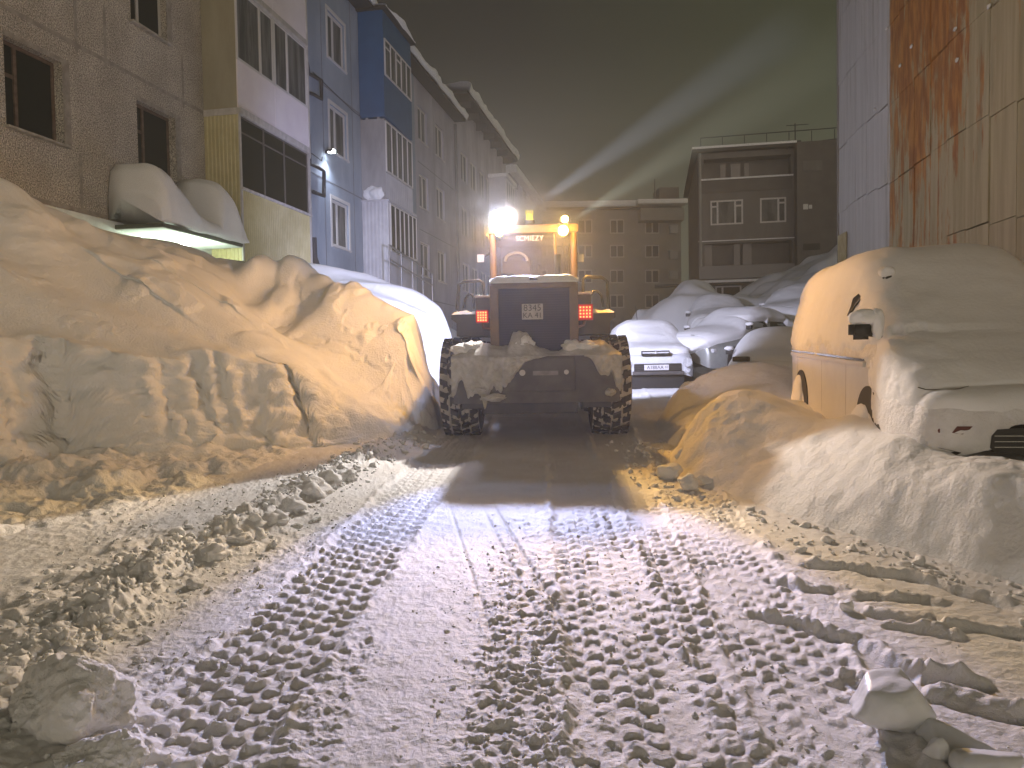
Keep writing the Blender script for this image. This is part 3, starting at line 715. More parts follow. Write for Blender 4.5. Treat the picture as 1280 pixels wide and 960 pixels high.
# gas pipes on the wall
q = MB()
def pw(px, py, off=.12): v = hl(px, py, off); return (off, v.y, v.z)
q.tube([pw(384,78), pw(386,92), pw(397,98), pw(402,100), pw(402,124), pw(392,118), pw(386,116)], .05)
q.tube([pw(386,168), pw(387,205), pw(396,208), pw(405,214), pw(405,245), pw(392,240)], .06); q.tube([pw(392,297), pw(393,322), pw(397,334)], .09)
q.tube([pw(378,185,.1), pw(390,192,.1), pw(402,201,.1), pw(403,196,.1)], .012)
q.build('pipe', darkpipe, B)
# wall floodlight
fl = empty('wall_floodlight', LF.O+LF.R @ Vector(pw(407,190,.02)), LF.rz, 'small lit floodlight on the blue-grey wall left of the second-row window', 'lamp')
q = MB(); q.box(0, .10, -.03, .03, -.04, .04, .01); q.box(.08, .26, -.10, .10, -.02, .05, .01); q.build('housing', darkpipe, fl)
q = MB(); q.box(.10, .25, -.09, .09, -.032, -.021); q.build('lens', mat('lit led lens', (1,1,1), .3, emit=(.9,.95,1.0), es=30), fl)
q = MB(); q.box(.262, .272, -.09, .09, -.018, .045); q.build('lens', bpy.data.materials['lit led lens'], fl)
L = bpy.data.lights.new('flood', 'SPOT'); L.energy = PW['wall']; L.color = (.80, .86, 1.0); L.spot_size = math.radians(150); L.spot_blend = .7; L.shadow_soft_size = .08
lo = bpy.data.objects.new('flood', L); COL.objects.link(lo); lo.parent = fl; lo.location = (.18, 0, -.07); lo.rotation_euler = (0, math.radians(-28), 0)

# blue and white balcony stack
bo = .87
y3, y4 = hl(481, 150, bo).y, hl(515, 150, bo).y
S2 = LF.root('balcony_stack', 'balcony stack with a deep blue top box over white sided lower balconies', 'balcony')
zbb = hl(479, 143.5, bo).z; zbt = zeave-.05
q = MB(); q.box(.01, bo, y3, y4, zbb, zbt, .01); q.build('blue_box', bluepanel, S2)
zw0 = hl(481, 94, bo).z; zw1 = hl(478.4, 46, bo).z
def glz(z0, z1, n, tr=None, fwd=.005, fm=white_pvc):
    window(S2, y3+.06, y4-.1, z0, z1, fm, glass_grey, n0=-bo-.045, rec=.0, fw=.05, cols=tuple((i+1)/n for i in range(n-1)), trans=tr, name='glazing')
glz(zw0, zw1, 5, [(0, .78), (2, .78)])
q = MB(); q.box(-.02, bo+.16, y3-.15, y4+.1, zbt, zbt+.07); ro_ = q.build('roof', roofmat, S2)
eave_snow(ro_, y3-.1, y4+.1, -.02, bo+.1, zbt+.07, .16, 203)
q = MB(); q.box(.01, bo-.03, y3+.03, y4-.03, zbb-2.75, zbb-.06); q.box(.2, .28, y3+.02, y3+.12, zbb-.2, zbb-.002); q.box(.6, .68, y3+.02, y3+.12, zbb-.2, zbb-.002); q.build('middle_box', mat('bare grey panel', (.28,.27,.28), .85, col2=(.40,.39,.40), nscale=2, stretch=(1,1,.3)), S2)
zm0 = hl(481, 212.5, bo).z
bo_ = bo; window(S2, y3+.06, y4-.08, zm0, zbb-.12, white_pvc, glass_grey, n0=-bo-.02, rec=0, fw=.045, cols=(.2,.4,.6,.8), name='glazing')
zl = hl(481, 249, bo).z
q = MB(); ribbed(q, lambda a, n, z: (a, y3-.004-n, z), .01, bo+.05, 0, zl-.02, .12, .01); q.box(.01, bo+.05, y3, y4, 0, zl-.02); q.box(-.0, bo+.10, y3-.06, y4+.05, zl-.02, zl+.03); q.build('lower_box', whitesid, S2)
zl0 = hl(487, 314.5, bo).z
window(S2, y3+.12, y4+.0, zl0, hl(483, 253, bo).z, white_pvc, glass, n0=-bo-.10, rec=0, fw=.05, cols=(.17,.34,.5,.67,.84), name='glazing')
q = MB(); ribbed(q, lambda a, n, z: (bo-.028+n*.6, a, z), y3+.03, y4-.03, zl+.04, zm0-.03, .2, .02); q.build('front_panel', whitesid, S2)
co, fs = blob_mesh(1, 5, 4, .3, 1)
sb_ = npmesh('snow_cap', co*np.array([.38, .20, .34])+np.array([.42, y3+.14, zl+.22]), fs, snow_soft, parent=S2)
# handrail of the steps below
hr = LF.root('handrail', 'snow-dusted metal handrail in front of the lower white balcony', 'handrail')
q = MB(); a0 = hl(486, 306, 1.3); b0 = hl(540, 338, 1.3)
for dz in (0, -.45): q.tube([(1.3, a0.y, a0.z+dz), (1.3, b0.y, b0.z+dz-.1)], .03)
for k in range(5):
    t = k/4; q.tube([(1.3, a0.y+(b0.y-a0.y)*t, a0.z+(b0.z-.1-a0.z)*t), (1.3, a0.y+(b0.y-a0.y)*t, a0.z-1.5)], .025)
q.build('rail', mat('galvanised rail', (.4,.4,.42), .4, .8), hr)

# ============ third block further along
Cb = LF.root('apartment_building', 'taller far block fading into haze with overhanging snowy roof', 'building', 'apartment blocks along the left side')
yC0, yC1 = yB1+.02, hl(612, 200).y+5
ze3 = hl(575, 130).z
cols_ = [hl(x, 200).y for x in (576, 588, 599, 607)]
ops = [(a, a+1.4, z, z+1.45) for a in cols_ for z in (zr[0]-.1, zr[1]-.1, zr[2]-.1, )]
facade('wall', Cb, yC0, yC1, -.5, ze3, ops, purplewall, back=9)
for o_ in ops: window(Cb, *o_, pale_frame, glass_grey, cols=(.5,), rec=.06, fw=.08)
q = MB(); q.box(-9, .75, yC0-.1, yC1+.2, ze3, ze3+.15); rf3 = q.build('roof', roofmat, Cb)
for k in range(7):
    y = yC0+1+k*(yC1-yC0-2)/6; q2 = MB(); q2.box(.01, .65, y-.05, y+.05, ze3-.35, ze3-.002); q2.build('bracket', roofmat, rf3)
eave_snow(rf3, yC0-.1, yC1+.2, -5, .82, ze3+.15, .42, 205)
yd = hl(610, 200).y
Db = LF.root('balcony_stack', 'hazy enclosed balcony stack at the far end of the left blocks', 'balcony')
q = MB(); q.box(.01, 1.0, yd, yd+3.0, .3, hl(612, 198, 1.0).z, .02); q.build('box', whitesid, Db)
for k in range(4):
    z0 = zr[0]+.1+k*pB
    if z0+1.2 < hl(612, 198, 1.0).z: window(Db, yd+.15, yd+2.85, z0, z0+1.2, white_pvc, glass_grey, n0=-1.04, rec=0, fw=.06, cols=(.25,.5,.75), name='glazing')
q = MB(); q.box(-.2, 1.15, yd-.1, yd+3.1, hl(612, 198, 1.0).z, hl(612, 198, 1.0).z+.2, .04); q.build('snow_cap', snow_soft, Db)
# even further block
Eb = LF.root('apartment_building', 'furthest left block, only a pale shape behind the loader cab', 'building', 'apartment blocks along the left side')
yE0 = yC1+1.5
ops = [(yE0+1.5+k*3.4, yE0+2.9+k*3.4, z, z+1.45) for k in range(6) for z in (zr[0]-.1, zr[1]-.1, zr[2]-.1, zr[2]+pB-.1)]
facade('wall', Eb, yE0, yE0+22, -.5, 13.8, ops, purplewall, back=9)
for o_ in ops[:12]: window(Eb, *o_, pale_frame, glass_grey, cols=(.5,), rec=.06, fw=.08)
q = MB(); q.box(-9, .5, yE0-.1, yE0+22, 13.8, 14.0); q.box(-8, .45, yE0, yE0+22, 14.002, 14.4, .1); q.build('roof', snow_soft, Eb)

# ============ cladded wall at right
RF = Frame((5.4, 0, 0), -math.radians(8.12))
clad = mat('cladding', (.38,.37,.38), .55)
t_, N_1, L_, b_ = nodes(clad)
tcn = [n for n in N_1 if n.type == 'TEX_COORD'][0]; sp = N_1.new('ShaderNodeSeparateXYZ'); L_.new(tcn.outputs['Object'], sp.inputs[0])
def noise(scale, sv, detail=6, rough=.6):
    mp = N_1.new('ShaderNodeMapping'); mp.inputs['Scale'].default_value = sv; L_.new(tcn.outputs['Object'], mp.inputs[0])
    n = N_1.new('ShaderNodeTexNoise'); n.inputs['Scale'].default_value = scale; n.inputs['Detail'].default_value = detail; n.inputs['Roughness'].default_value = rough
    L_.new(mp.outputs[0], n.inputs['Vector']); return n.outputs['Fac']
def mrange(src, a, b, c=0.0, d=1.0, sm=True):
    n = N_1.new('ShaderNodeMapRange'); n.inputs[1].default_value = a; n.inputs[2].default_value = b; n.inputs[3].default_value = c; n.inputs[4].default_value = d
    if sm: n.interpolation_type = 'SMOOTHSTEP'
    L_.new(src, n.inputs[0]); return n.outputs[0]
def mth(op, a, b):
    n = N_1.new('ShaderNodeMath'); n.operation = op; n.use_clamp = False
    for i, s_ in enumerate((a, b)):
        if isinstance(s_, (int, float)): n.inputs[i].default_value = s_
        else: L_.new(s_, n.inputs[i])
    return n.outputs[0]
def mixc(f, a, b):
    n = N_1.new('ShaderNodeMix'); n.data_type = 'RGBA'; L_.new(f, n.inputs['Factor'])
    for i, s_ in ((6, a), (7, b)):
        if isinstance(s_, tuple): n.inputs[i].default_value = (*s_, 1)
        else: L_.new(s_, n.inputs[i])
    return n.outputs[2]
streak = noise(1.0, (6, 6, .35)); fine_ = noise(7, (1, 1, .25))
pale = mixc(mrange(streak, .35, .7), (.58,.57,.56), (.68,.67,.67))
cream = mixc(mrange(streak, .35, .65), (.40,.34,.20), (.52,.46,.30))
edge = mrange(mth('ADD', sp.outputs['Y'], mth('MULTIPLY', mth('SUBTRACT', noise(3, (1, 1, .5)), .5), .25)), 15.62, 15.72, 1, 0)
base = mixc(edge, pale, cream)
# rust: heavy high up and near the edge of the cream part, dying out towards the camera and the ground
rn = mth('ADD', noise(1.0, (1.1, 1.1, .42), 9, .72), mth('MULTIPLY', mth('SUBTRACT', noise(1.0, (5.5, 5.5, .28), 8, .7), .5), .75))
bias = mth('ADD', mrange(sp.outputs['Y'], 10.8, 13.6, -.10, .13), mrange(sp.outputs['Z'], 3.5, 7.5, -.11, .02))
rust = mth('MULTIPLY', mrange(mth('ADD', rn, bias), .475, .57), edge)
rustc = mixc(mrange(fine_, .35, .65), (.30,.095,.018), (.55,.24,.055))
base2 = mixc(mth('MULTIPLY', rust, .93), base, rustc)
stain = mth('MULTIPLY', mrange(noise(1.0, (3, 3, .3), 7), .56, .72), .45)
base3 = mixc(stain, base2, (.20,.17,.10))
L_.new(base3, b_.inputs['Base Color'])
bmp = N_1.new('ShaderNodeBump'); bmp.inputs['Distance'].default_value = .01; L_.new(fine_, bmp.inputs['Height']); L_.new(bmp.outputs[0], b_.inputs['Normal'])
RW = RF.root('cladded_building', 'tall windowless building with rust-streaked metal sheet cladding', 'building')
yEnd = RF.hit(1047, 200).y
q = MB(); q.box(.09, 9, 3.0, yEnd-.02, -.3, 14.0); q.build('core_wall', mat('core', (.15,.14,.13), .9), RW)
q = MB(); rnd = random.Random(3)
zseam = RF.hit(1046.6, 267).z; ph = RF.hit(1048, 186).z-zseam
ys_ = [yEnd]
while ys_[-1] > 3.2: ys_.append(ys_[-1]-rnd.choice([.62, .70, .74, .78]))
for i in range(len(ys_)-1):
    for k in range(-3, 8):
        z0 = zseam+k*ph+rnd.uniform(-.015, .015)+(.05*math.sin(i*.9)); z1 = z0+ph-.012
        if z1 > 14 : z1 = 14
        if z0 < -.2: continue
        x0 = .02+rnd.uniform(-.010, .010); b1, b0_ = ys_[i]-.007, ys_[i+1]+.007
        t1, t2 = rnd.uniform(-.006, .006), rnd.uniform(-.006, .006)
        q.add([(x0+t1, b0_, z0), (x0-t1, b1, z0), (x0+t2+.008, b1, z1), (x0-t2+.008, b0_, z1), (.085, b0_, z0), (.085, b1, z0), (.085, b1, z1), (.085, b0_, z1)],
              [(0, 1, 2, 3), (0, 4, 5, 1), (1, 5, 6, 2), (2, 6, 7, 3), (3, 7, 4, 0)])
q.build('cladding', clad, RW)
q = MB(); q.box(.0, 9, yEnd, yEnd+.06, -.3, 14.0); q.build('end_flashing', mat('grey flashing', (.30,.29,.30), .6), RW)
pz = RF.hit(1050, 300).z; q = MB(); q.box(-.012, .0, yEnd-.75, yEnd-.03, pz-1.2, pz+.12); q.build('patch_sheet', mat('yellowed patch sheet', (.50,.40,.18), .6, col2=(.60,.52,.33), nscale=5), RW)
# splashes of stuck snow on the sheets
q = MB()
for px, py in ((1125,82), (1139,58), (1194,36), (1196,75), (1236,8), (1108,36), (1093,137)):
    v = RF.hit(px, py); co, fs = blob_mesh(.055, px, 2, .5, .6); q.add([(c_[0]*.35, c_[1]+v.y, c_[2]+v.z) for c_ in co], fs.tolist(), True)
q.build('stuck_snow', snow_soft, RW)

# ============ far building at right
Q0 = P(873, 300, 46.0); FF2 = Frame((Q0.x, Q0.y, 0), -math.radians(10.5))
hf = lambda px, py, off=0.0: FF2.hit(px, py, 1, off)
brickd = mat('dark brown grey panel wall', (.115,.105,.10), .9, col2=(.15,.14,.13), nscale=1.2)
brickm = mat('mid grey panel wall', (.155,.145,.135), .9, col2=(.20,.19,.18), nscale=1.0, stretch=(1,1,.4))
FB = FF2.root('apartment_building', 'far dark four-storey block with two white-framed windows and open loggias', 'building')
x1_ = hf(993, 300).x; x2_ = 10.5; ztop = hf(880, 192).z
zb1 = hf(900, 225).z; zp1 = hf(900, 240).z; zw0, zw1 = hf(905, 281).z, hf(905, 250).z; zb2 = hf(900, 301).z; zp2t = hf(900, 333).z; zp2b = hf(900, 349).z
wA = (hf(888, 265).x, hf(929, 265).x, zw0, zw1); wB = (hf(950, 265).x, hf(983, 265).x, zw0, zw1)
lg1 = (.35, x1_-.15, zb1, ztop-.35); lg2 = (.35, x1_-.15, zp2t, zb2-.15)
lw = [(hf(894, 362).x, hf(927, 362).x, hf(905, 372).z, hf(905, 357).z), (hf(946, 362).x, hf(978, 362).x, hf(905, 372).z, hf(905, 357).z)]
facade('wall', FB, 0, x1_, -.5, ztop, [wA, wB, lg1, lg2]+lw, brickm, ax='x', depth=1.0, back=13)
window(FB, *wA, white_pvc, glass_grey, ax='x', cols=(.22,.76), trans=[(0,.75),(2,.75)], rec=.03, fw=.10)
window(FB, *wB, white_pvc, glass_grey, ax='x', cols=(.70,), trans=[(1,.78)], rec=.03, fw=.10)
for o_ in lw: window(FB, *o_, white_pvc, glass, ax='x', cols=(.28,), rec=.03, fw=.10)
q = MB(); q.box(.0, x1_-.02, -.32, -.002, zp2b, zp2t, .03); q.build('loggia_parapet', mat('pale parapet', (.28,.27,.27), .8), FB)
q = MB(); q.box(.1, x1_-.1, -.05, -.002, zp1-.05, zb1, .01); q.build('loggia_parapet', brickd, FB)
q = MB(); q.box(.1, x1_-.05, -.10, .2, zb1, zb1+.10, .02); q.build('snow', snow_soft, FB); q = MB(); q.box(-.3, x1_, -.9, -.1, zp2b-.30, zp2b-.12, .05); q.build('snow', snow_soft, FB); q = MB(); q.box(.0, x1_, -.06, -.0, zb2-.03, zb2+.03); q.build('floor_edge', snow_soft, FB)
q = MB(); q.box(-2.6, x1_-.4, -1.3, -.1, zp2b-.42, zp2b-.31); q.build('porch_roof', roofmat, FB)
shm = mat('loggia shelves', (.30,.28,.27), .8)
for xx_, wd in ((hf(921,265).x, .55), (hf(935,265).x, .25), (hf(905,265).x, .3)): q = MB(); q.box(xx_-wd/2, xx_+wd/2, .5, .56, zb1+.02, ztop-.6); q.build('loggia_shelf', shm, FB)
for xx_, wd in ((hf(884,265).x, .6), (hf(922,265).x, .35), (hf(935,265).x, .5)): q = MB(); q.box(xx_-wd/2, xx_+wd/2, .5, .56, zp2t, zb2-.16); q.build('loggia_shelf', shm, FB)
q = MB(); q.tube([(.12, -.06, ztop), (.12, -.06, 1)], .08); q.build('downpipe', mat('pale downpipe', (.3,.3,.29), .6), FB)
q = MB(); q.box(-.35, x2_, -.45, 13, ztop, ztop+.18); fr2 = q.build('roof', roofmat, FB)
q = MB(); q.box(-.35, x1_+.1, -.40, 12.8, ztop+.182, ztop+.34, .06); q.build('snow', snow_soft, fr2)
q = MB(); q.box(x1_+.002, x2_, -.9, 12, -.5, ztop+.10); wg = q.build('wing_wall', brickd, FB)
zz_ = hf(1010, 258, -.9).z
def pnl(x0, x1, y0, y1, nm, m_):
    q = MB(); a = hf(x0, y1, -.9); b = hf(x1, y0, -.9); q.box(a.x, b.x, -.93, -.903, a.z, b.z); return q.build(nm, m_, FB)
pnl(1004, 1010, 255, 262, 'vent', mat('pale vent', (.6,.6,.58), .6)); pnl(1011, 1015, 256, 261, 'vent', bpy.data.materials['pale vent'])
pnl(1004, 1025, 304, 313, 'vent', mat('dark slot', (.03,.03,.03), .8)); pnl(1004, 1028, 200, 214, 'panel', brickm)
q = MB(); rail_z = ztop+.3
q.tube([(.2, .3, rail_z+.7), (x2_, .1, rail_z+.75)], .03)
for k in range(9): q.tube([(.2+k*(x2_-.4)/8, .3, rail_z-.2), (.2+k*(x2_-.4)/8, .3, rail_z+.7)], .025)
q.build('railing', darkpipe, fr2)
an = hf(994, 175, .5); ant = empty('antenna', FF2.O+FF2.R @ Vector((an.x, .5, ztop)), FF2.rz, 'thin television aerial standing on the far roof', 'antenna')
q = MB(); q.tube([(0, 0, 0), (0, 0, 1.55)], .035); q.tube([(-.5, 0, 1.45), (.75, 0, 1.45)], .02)
for k in range(6): q.tube([(-.45+k*.2, -.12, 1.45), (-.45+k*.2, .12, 1.45)], .012)
q.tube([(-.6, 0, .1), (-.68, 0, .6)], .03); q.build('mast', darkpipe, ant)
for px, py, lb in ((985, 181, 'left'), (1036, 178, 'right')):
    v = hf(px, py, -.3); o_ = empty('roof_floodlight', FF2.O+FF2.R @ Vector((v.x, -.3, v.z)), FF2.rz, {'left': 'unlit dark floodlight beside the aerial on the far roof', 'right': 'unlit dark floodlight at the roof corner beside the cladded wall'}[lb], 'lamp', 'floodlights on the far roof')
    q = MB(); q.add([(-.75, 0, -.2), (.6, 0, -.12), (.75, 0, .22), (-.5, 0, .14), (-.75, .3, -.1), (.6, .3, -.02), (.75, .3, .3), (-.5, .3, .22)], [(0,1,2,3),(4,5,6,7),(0,1,5,4),(1,2,6,5),(2,3,7,6),(3,0,4,7)]); q.build('housing', darkpipe, o_)
    q = MB(); q.tube([(0, .2, -.1), (0, .3, ztop-v.z-.05)], .04); q.build('bracket', darkpipe, o_)

# ============ back building closing the street
Q1 = P(846, 300, 66.0); KF = Frame((Q1.x, Q1.y, 0), math.radians(2))
hk = lambda px, py, off=0.0: KF.hit(px, py, 1, off)
KB = KF.root('apartment_building', 'pale hazy block closing the street behind the loader and bare shrubs', 'building')
xk0, xk1 = hk(655, 300).x, .35; zk = hk(820, 262).z
ops = []
for px in (672, 700, 728, 768, 812):
    for pt, pb in ((274, 292), (306, 322), (337, 354), (368, 385)):
        a = hk(px-5.5, pb).x; ops.append((a, a+1.25, hk(px, pb).z, hk(px, pt).z))
kw = mat('pale grey brown panel', (.24,.23,.20), .9, col2=(.31,.30,.27), nscale=.8)
facade('wall', KB, xk0, xk1, -.5, zk, ops, kw, ax='x', back=11, depth=.25)
for o_ in ops: window(KB, *o_, pale_frame, glass, ax='x', cols=(.5,), rec=.05, fw=.10)
q = MB(); a = hk(797, 268).x; q.box(a, xk1-.02, -1.3, -.002, hk(800, 279).z, zk-.1, .03); q.build('loggia', kw, KB)
q = MB(); q.box(xk0, xk1, -.4, 11, zk, zk+.2); r4 = q.build('roof', roofmat, KB)
q = MB(); q.box(xk0, xk1+.1, -.5, 11, zk+.202, zk+.75, .15); q.box(a-.3, xk1+.2, -1.7, -.5, zk+.2, zk+.6, .12); q.build('snow', snow_soft, r4)
q = MB(); b = hk(826, 250).x; q.box(b, xk1, .5, 3, zk+.76, zk+2.0); q.build('roof_hatch', brickd, r4)
q = MB(); q.tube([(b-.4, .5, zk+.6), (b-.4, .5, zk+2.7)], .05); q.build('vent_pipe', darkpipe, r4)
for px, py in ((841, 288), (841, 320), (841, 345)):
    v = hk(px, py); q = MB(); q.box(v.x-.35, v.x+.35, -.45, -.003, v.z-.3, v.z+.3, .03); q.box(v.x-.38, v.x+.38, -.48, -.0, v.z+.31, v.z+.42, .03); q.build('air_conditioner', mat('aircon', (.4,.4,.38), .6), KB)

# bare shrubs in front of it
def shrub(loc, h, seed, label):
    r = random.Random(seed); q = MB()
    def br(p, d, l, rad, n):
        e_ = p+d*l; q.tube([p, (p+e_)/2+Vector((r.uniform(-1,1), r.uniform(-1,1), 0))*l*.06, e_], [rad, rad*.8, rad*.6], 4, cap=False)
        if n == 0: return
        for _ in range(r.choice([2, 3, 3])):
            nd = (d+Vector((r.uniform(-.7,.7), r.uniform(-.5,.5), r.uniform(-.15,.5)))).normalized()
            br(p+d*l*r.uniform(.5, 1), nd, l*r.uniform(.55, .8), rad*.6, n-1)
    for _ in range(5): br(Vector((r.uniform(-.3,.3), r.uniform(-.2,.2), 0)), Vector((r.uniform(-.5,.5), r.uniform(-.3,.3), 1)).normalized(), h*.42, .04, 4)
    o = q.build('bare_shrub', bark, None); o.location = loc; return tag(o, label, 'shrub', 'leafless shrubs in front of the far block')
bark = mat('frosted bark', (.16,.15,.14), .9)
for k, (px, dd, h, lb) in enumerate(((786, 40, 2.3, 'bare thorny shrub right of the loader, under the far block'), (800, 43, 1.9, 'smaller leafless shrub behind the white parked car'), (770, 45, 2.6, 'leafless shrub half hidden by the loader handrail'))):
    v = P(px, 400, dd); shrub((v.x, v.y, gzs(v.x, v.y)-.05), h, k+3, lb)
# =================================================================== wheel loader
yel = mat('grimy loader yellow', (.17,.095,.035), .5, col2=(.11,.07,.04), nscale=3, bump=.002, bscale=20)
dkst = mat('black steel', (.022,.022,.028), .5, col2=(.045,.043,.046), nscale=4)
grysteel = mat('grey grimy counterweight', (.055,.050,.047), .6, col2=(.10,.09,.082), nscale=3.5)
tyrem = mat('tyre rubber', (.018,.017,.016), .8, col2=(.05,.045,.04), nscale=9)
caked = mat('snow caked rubber', (.50,.47,.42), .8, col2=(.66,.63,.58), nscale=10)
railm = mat('black rail', (.05,.05,.055), .4)
grille_m = mat('dark radiator screen', (.012,.011,.02), .7, spec=.1)
redl = mat('lit red lens', (.35,.008,.008), .4, emit=(1.0,.010,.006), es=.10)
redhot = mat('lit red led', (1,.1,.05), .4, emit=(1.0,.20,.06), es=3.5)
ambl = mat('lit amber lamp', (1,.7,.2), .4, emit=(1.0,.66,.18), es=60)
whl = mat('lit white lamp', (1,1,1), .4, emit=(.95,.98,1.0), es=90)
beac = mat('lit yellow beacon', (.9,.8,.05), .4, emit=(.85,.72,.02), es=.9)
cabglass = mat('cab glass', (.09,.08,.09), .1, col2=(.13,.12,.13), nscale=1.5)
t_, N_1, L_, b_ = nodes(cabglass); b_.inputs['Alpha'].default_value = .22

LZ = gzs(.33, 10.9)+.0
lyaw = -math.radians(2.5)
WL = empty('wheel_loader', (.335, 10.9, LZ-.03), lyaw, 'yellow wheel loader seen from behind with lit work lamps, clearing the snowy lane', 'wheel loader')
def wpos(px, py, ly):
    """loader-local x,z of a pixel on the local plane y=ly"""
    R = Matrix.Rotation(-lyaw, 3, 'Z'); d = R @ (_f+(px-640)/F*_r+(480-py)/F*_u); c = R @ (CAM-WL.location); t = (ly-c.y)/d.y; q_ = c+t*d; return q_.x, q_.z

def wheel(x, y, side, r=.69, wd=.54):
    o = MB(); q = MB()
    prof = [(-.5, .62), (-.5, .80), (-.46, .90), (-.38, .955), (-.2, .965), (.2, .965), (.38, .955), (.46, .90), (.5, .80), (.5, .62)]
    n = 56
    vs = [(x+a*wd, y+b*r*math.sin(2*math.pi*k/n), r+b*r*math.cos(2*math.pi*k/n)) for k in range(n) for a, b in prof]
    m_ = len(prof); fs = [(k*m_+j, k*m_+j+1, ((k+1) % n)*m_+j+1, ((k+1) % n)*m_+j) for k in range(n) for j in range(m_-1)]
    q.add(vs, fs, True)
    nl = 26
    rows = (-.36, -.12, .12, .36)
    for k in range(nl):
        for j, rx in enumerate(rows):
            a = 2*math.pi*(k+.5*(j % 2))/nl; c, s_ = math.cos(a), math.sin(a); h = 1.0 if j in (1, 2) else .985
            hw_, ha = wd*.105, math.pi/nl*.50
            sk = .09*(1 if rx > 0 else -1)
            pts = []
            for rr in (.93, h+.022):
                for dx, da in ((-hw_, -ha), (hw_, -ha), (hw_, ha), (-hw_, ha)):
                    aa = a+da*(.85 if rr > .95 else 1)+sk*(dx/hw_)*.35
                    pts.append((x+rx*wd+dx*(.85 if rr > .95 else 1), y+rr*r*math.sin(aa), r+rr*r*math.cos(aa)))
            q.add(pts, [(3,2,1,0), (4,5,6,7), (0,1,5,4), (1,2,6,5), (2,3,7,6), (3,0,4,7)])
    W_ = q.build('wheel', tyrem, WL)
    # snow packed between the lugs
    p2 = MB(); rnd = np.random.RandomState(int(x*10+y*7)+50)
    n2, m2 = 150, 18; vs = []
    for k in range(n2):
        a = 2*math.pi*k/n2
        for j in range(m2):
            u = -0.47+.94*j/(m2-1); nn = float(fbm(math.cos(a)*5, math.sin(a)*5, u*8+x*3, o=3, seed=300))
            rr = .968+.035*nn-.06*abs(u*2)**6
            vs.append((x+u*wd, y+rr*r*math.sin(a), r+rr*r*math.cos(a)))
    p2.add(vs, [(k*m2+j, k*m2+j+1, ((k+1) % n2)*m2+j+1, ((k+1) % n2)*m2+j) for k in range(n2) for j in range(m2-1)], True)
    p2.build('packed_snow', caked, W_)
    rm = MB(); rm.cyl((x+side*wd*.12, y, r), (1, 0, 0), r*.62, wd*.72, 40); rm.cyl((x+side*wd*.45, y, r), (1, 0, 0), r*.22, wd*.22, 24); rm.build('rim', yel, W_)
for x_, y_ in ((-1.03, 0), (1.03, 0), (-1.03, 2.75), (1.03, 2.75)): wheel(x_, y_, 1 if x_ > 0 else -1)

q = MB(); q.tube([(-.8, 0, .69), (.8, 0, .69)], .13); q.tube([(-.32, 0, .69), (.32, 0, .69)], [.24, .24]); q.build('axle', dkst, WL)
q = MB(); q.tube([(-.8, 2.75, .69), (.8, 2.75, .69)], .13); q.build('axle', dkst, WL)
# chassis
q = MB(); q.box(-.48, .48, -.9, 1.6, .62, 1.15, .03); q.box(-.40, .40, 1.7, 3.3, .62, 1.25, .03); q.build('chassis', dkst, WL)
# counterweight
cx0, cz1 = wpos(566, 447, -1.32); cx1, cz0 = wpos(775, 502, -1.32)
q = MB()
q.poly([(cx0, -1.32, cz0+.0), (cx1, -1.32, cz0+.0), (cx1, -1.32, cz1-.04), (cx1-.05, -1.32, cz1), (cx0+.05, -1.32, cz1), (cx0, -1.32, cz1-.04)], (0, .62, 0))
q.box(cx0+.62, cx1-.55, -1.37, -1.322, cz0+.14, cz1-.02, .02)
q.build('counterweight', grysteel, WL)
q = MB(); q.box(cx0+.36, cx1-.52, -1.26, -.5, cz0-.14, cz0-.002, .02); q.box(cx0+.1, cx0+.4, -1.28, -1.0, cz0-.07, cz0-.002, .01); q.box(cx1-.45, cx1-.1, -1.28, -1.0, cz0-.07, cz0-.002, .01); q.build('tow_beam', dkst, WL)
q = MB(); a, b = wpos(653, 466, -1.37); q.cyl((a, -1.375, b), (0, 1, 0), .038, .02, 16); c, d = wpos(708, 465, -1.37); q.cyl((c, -1.375, d), (0, 1, 0), .030, .02, 16); q.build('reflector', mat('pale reflector', (.55,.52,.48), .4), WL)
q = MB(); q.box(a+.13, c-.1, -1.378, -1.371, b-.035, b+.02, .002); q.build('slot_plate', mat('scuffed slot', (.17,.15,.14), .6, col2=(.26,.24,.22), nscale=12), WL)
# hood
hx0, hz1 = wpos(613, 347, -1.02); hx1, _z = wpos(721, 345, -1.02)
ht = hz1
q = MB()
q.poly([(hx0, -1.02, 1.15), (hx1, -1.02, 1.15), (hx1, -1.02, ht-.10), (hx1-.05, -1.02, ht-.02), (hx0+.05, -1.02, ht-.02), (hx0, -1.02, ht-.10)], (0, 1.55, 0))
hood = q.build('hood', yel, WL)
gx0, gz1 = wpos(622, 361, -1.05); gx1, _ = wpos(712, 361, -1.05)
q = MB(); q.box(gx0, gx1, -1.045, -1.021, 1.12, gz1, .008); gr = q.build('radiator_grille', grille_m, WL)
q = MB()
for k in range(26): z = 1.16+k*(gz1-1.2)/25; q.box(gx0+.03, gx1-.03, -1.052, -1.0452, z-.006, z+.006)
q.build('grille_slats', mat('grille slat', (.02,.019,.03), .6, spec=.15), gr)
q = MB(); q.box(hx0-.012, hx0+.10, -1.06, -1.022, 1.12, ht-.11, .012); q.box(hx1-.10, hx1+.012, -1.06, -1.022, 1.12, ht-.11, .012); q.box(hx0-.012, hx1+.012, -1.062, -1.0225, gz1+.002, ht-.10, .01); q.build('grille_frame', yel, WL)
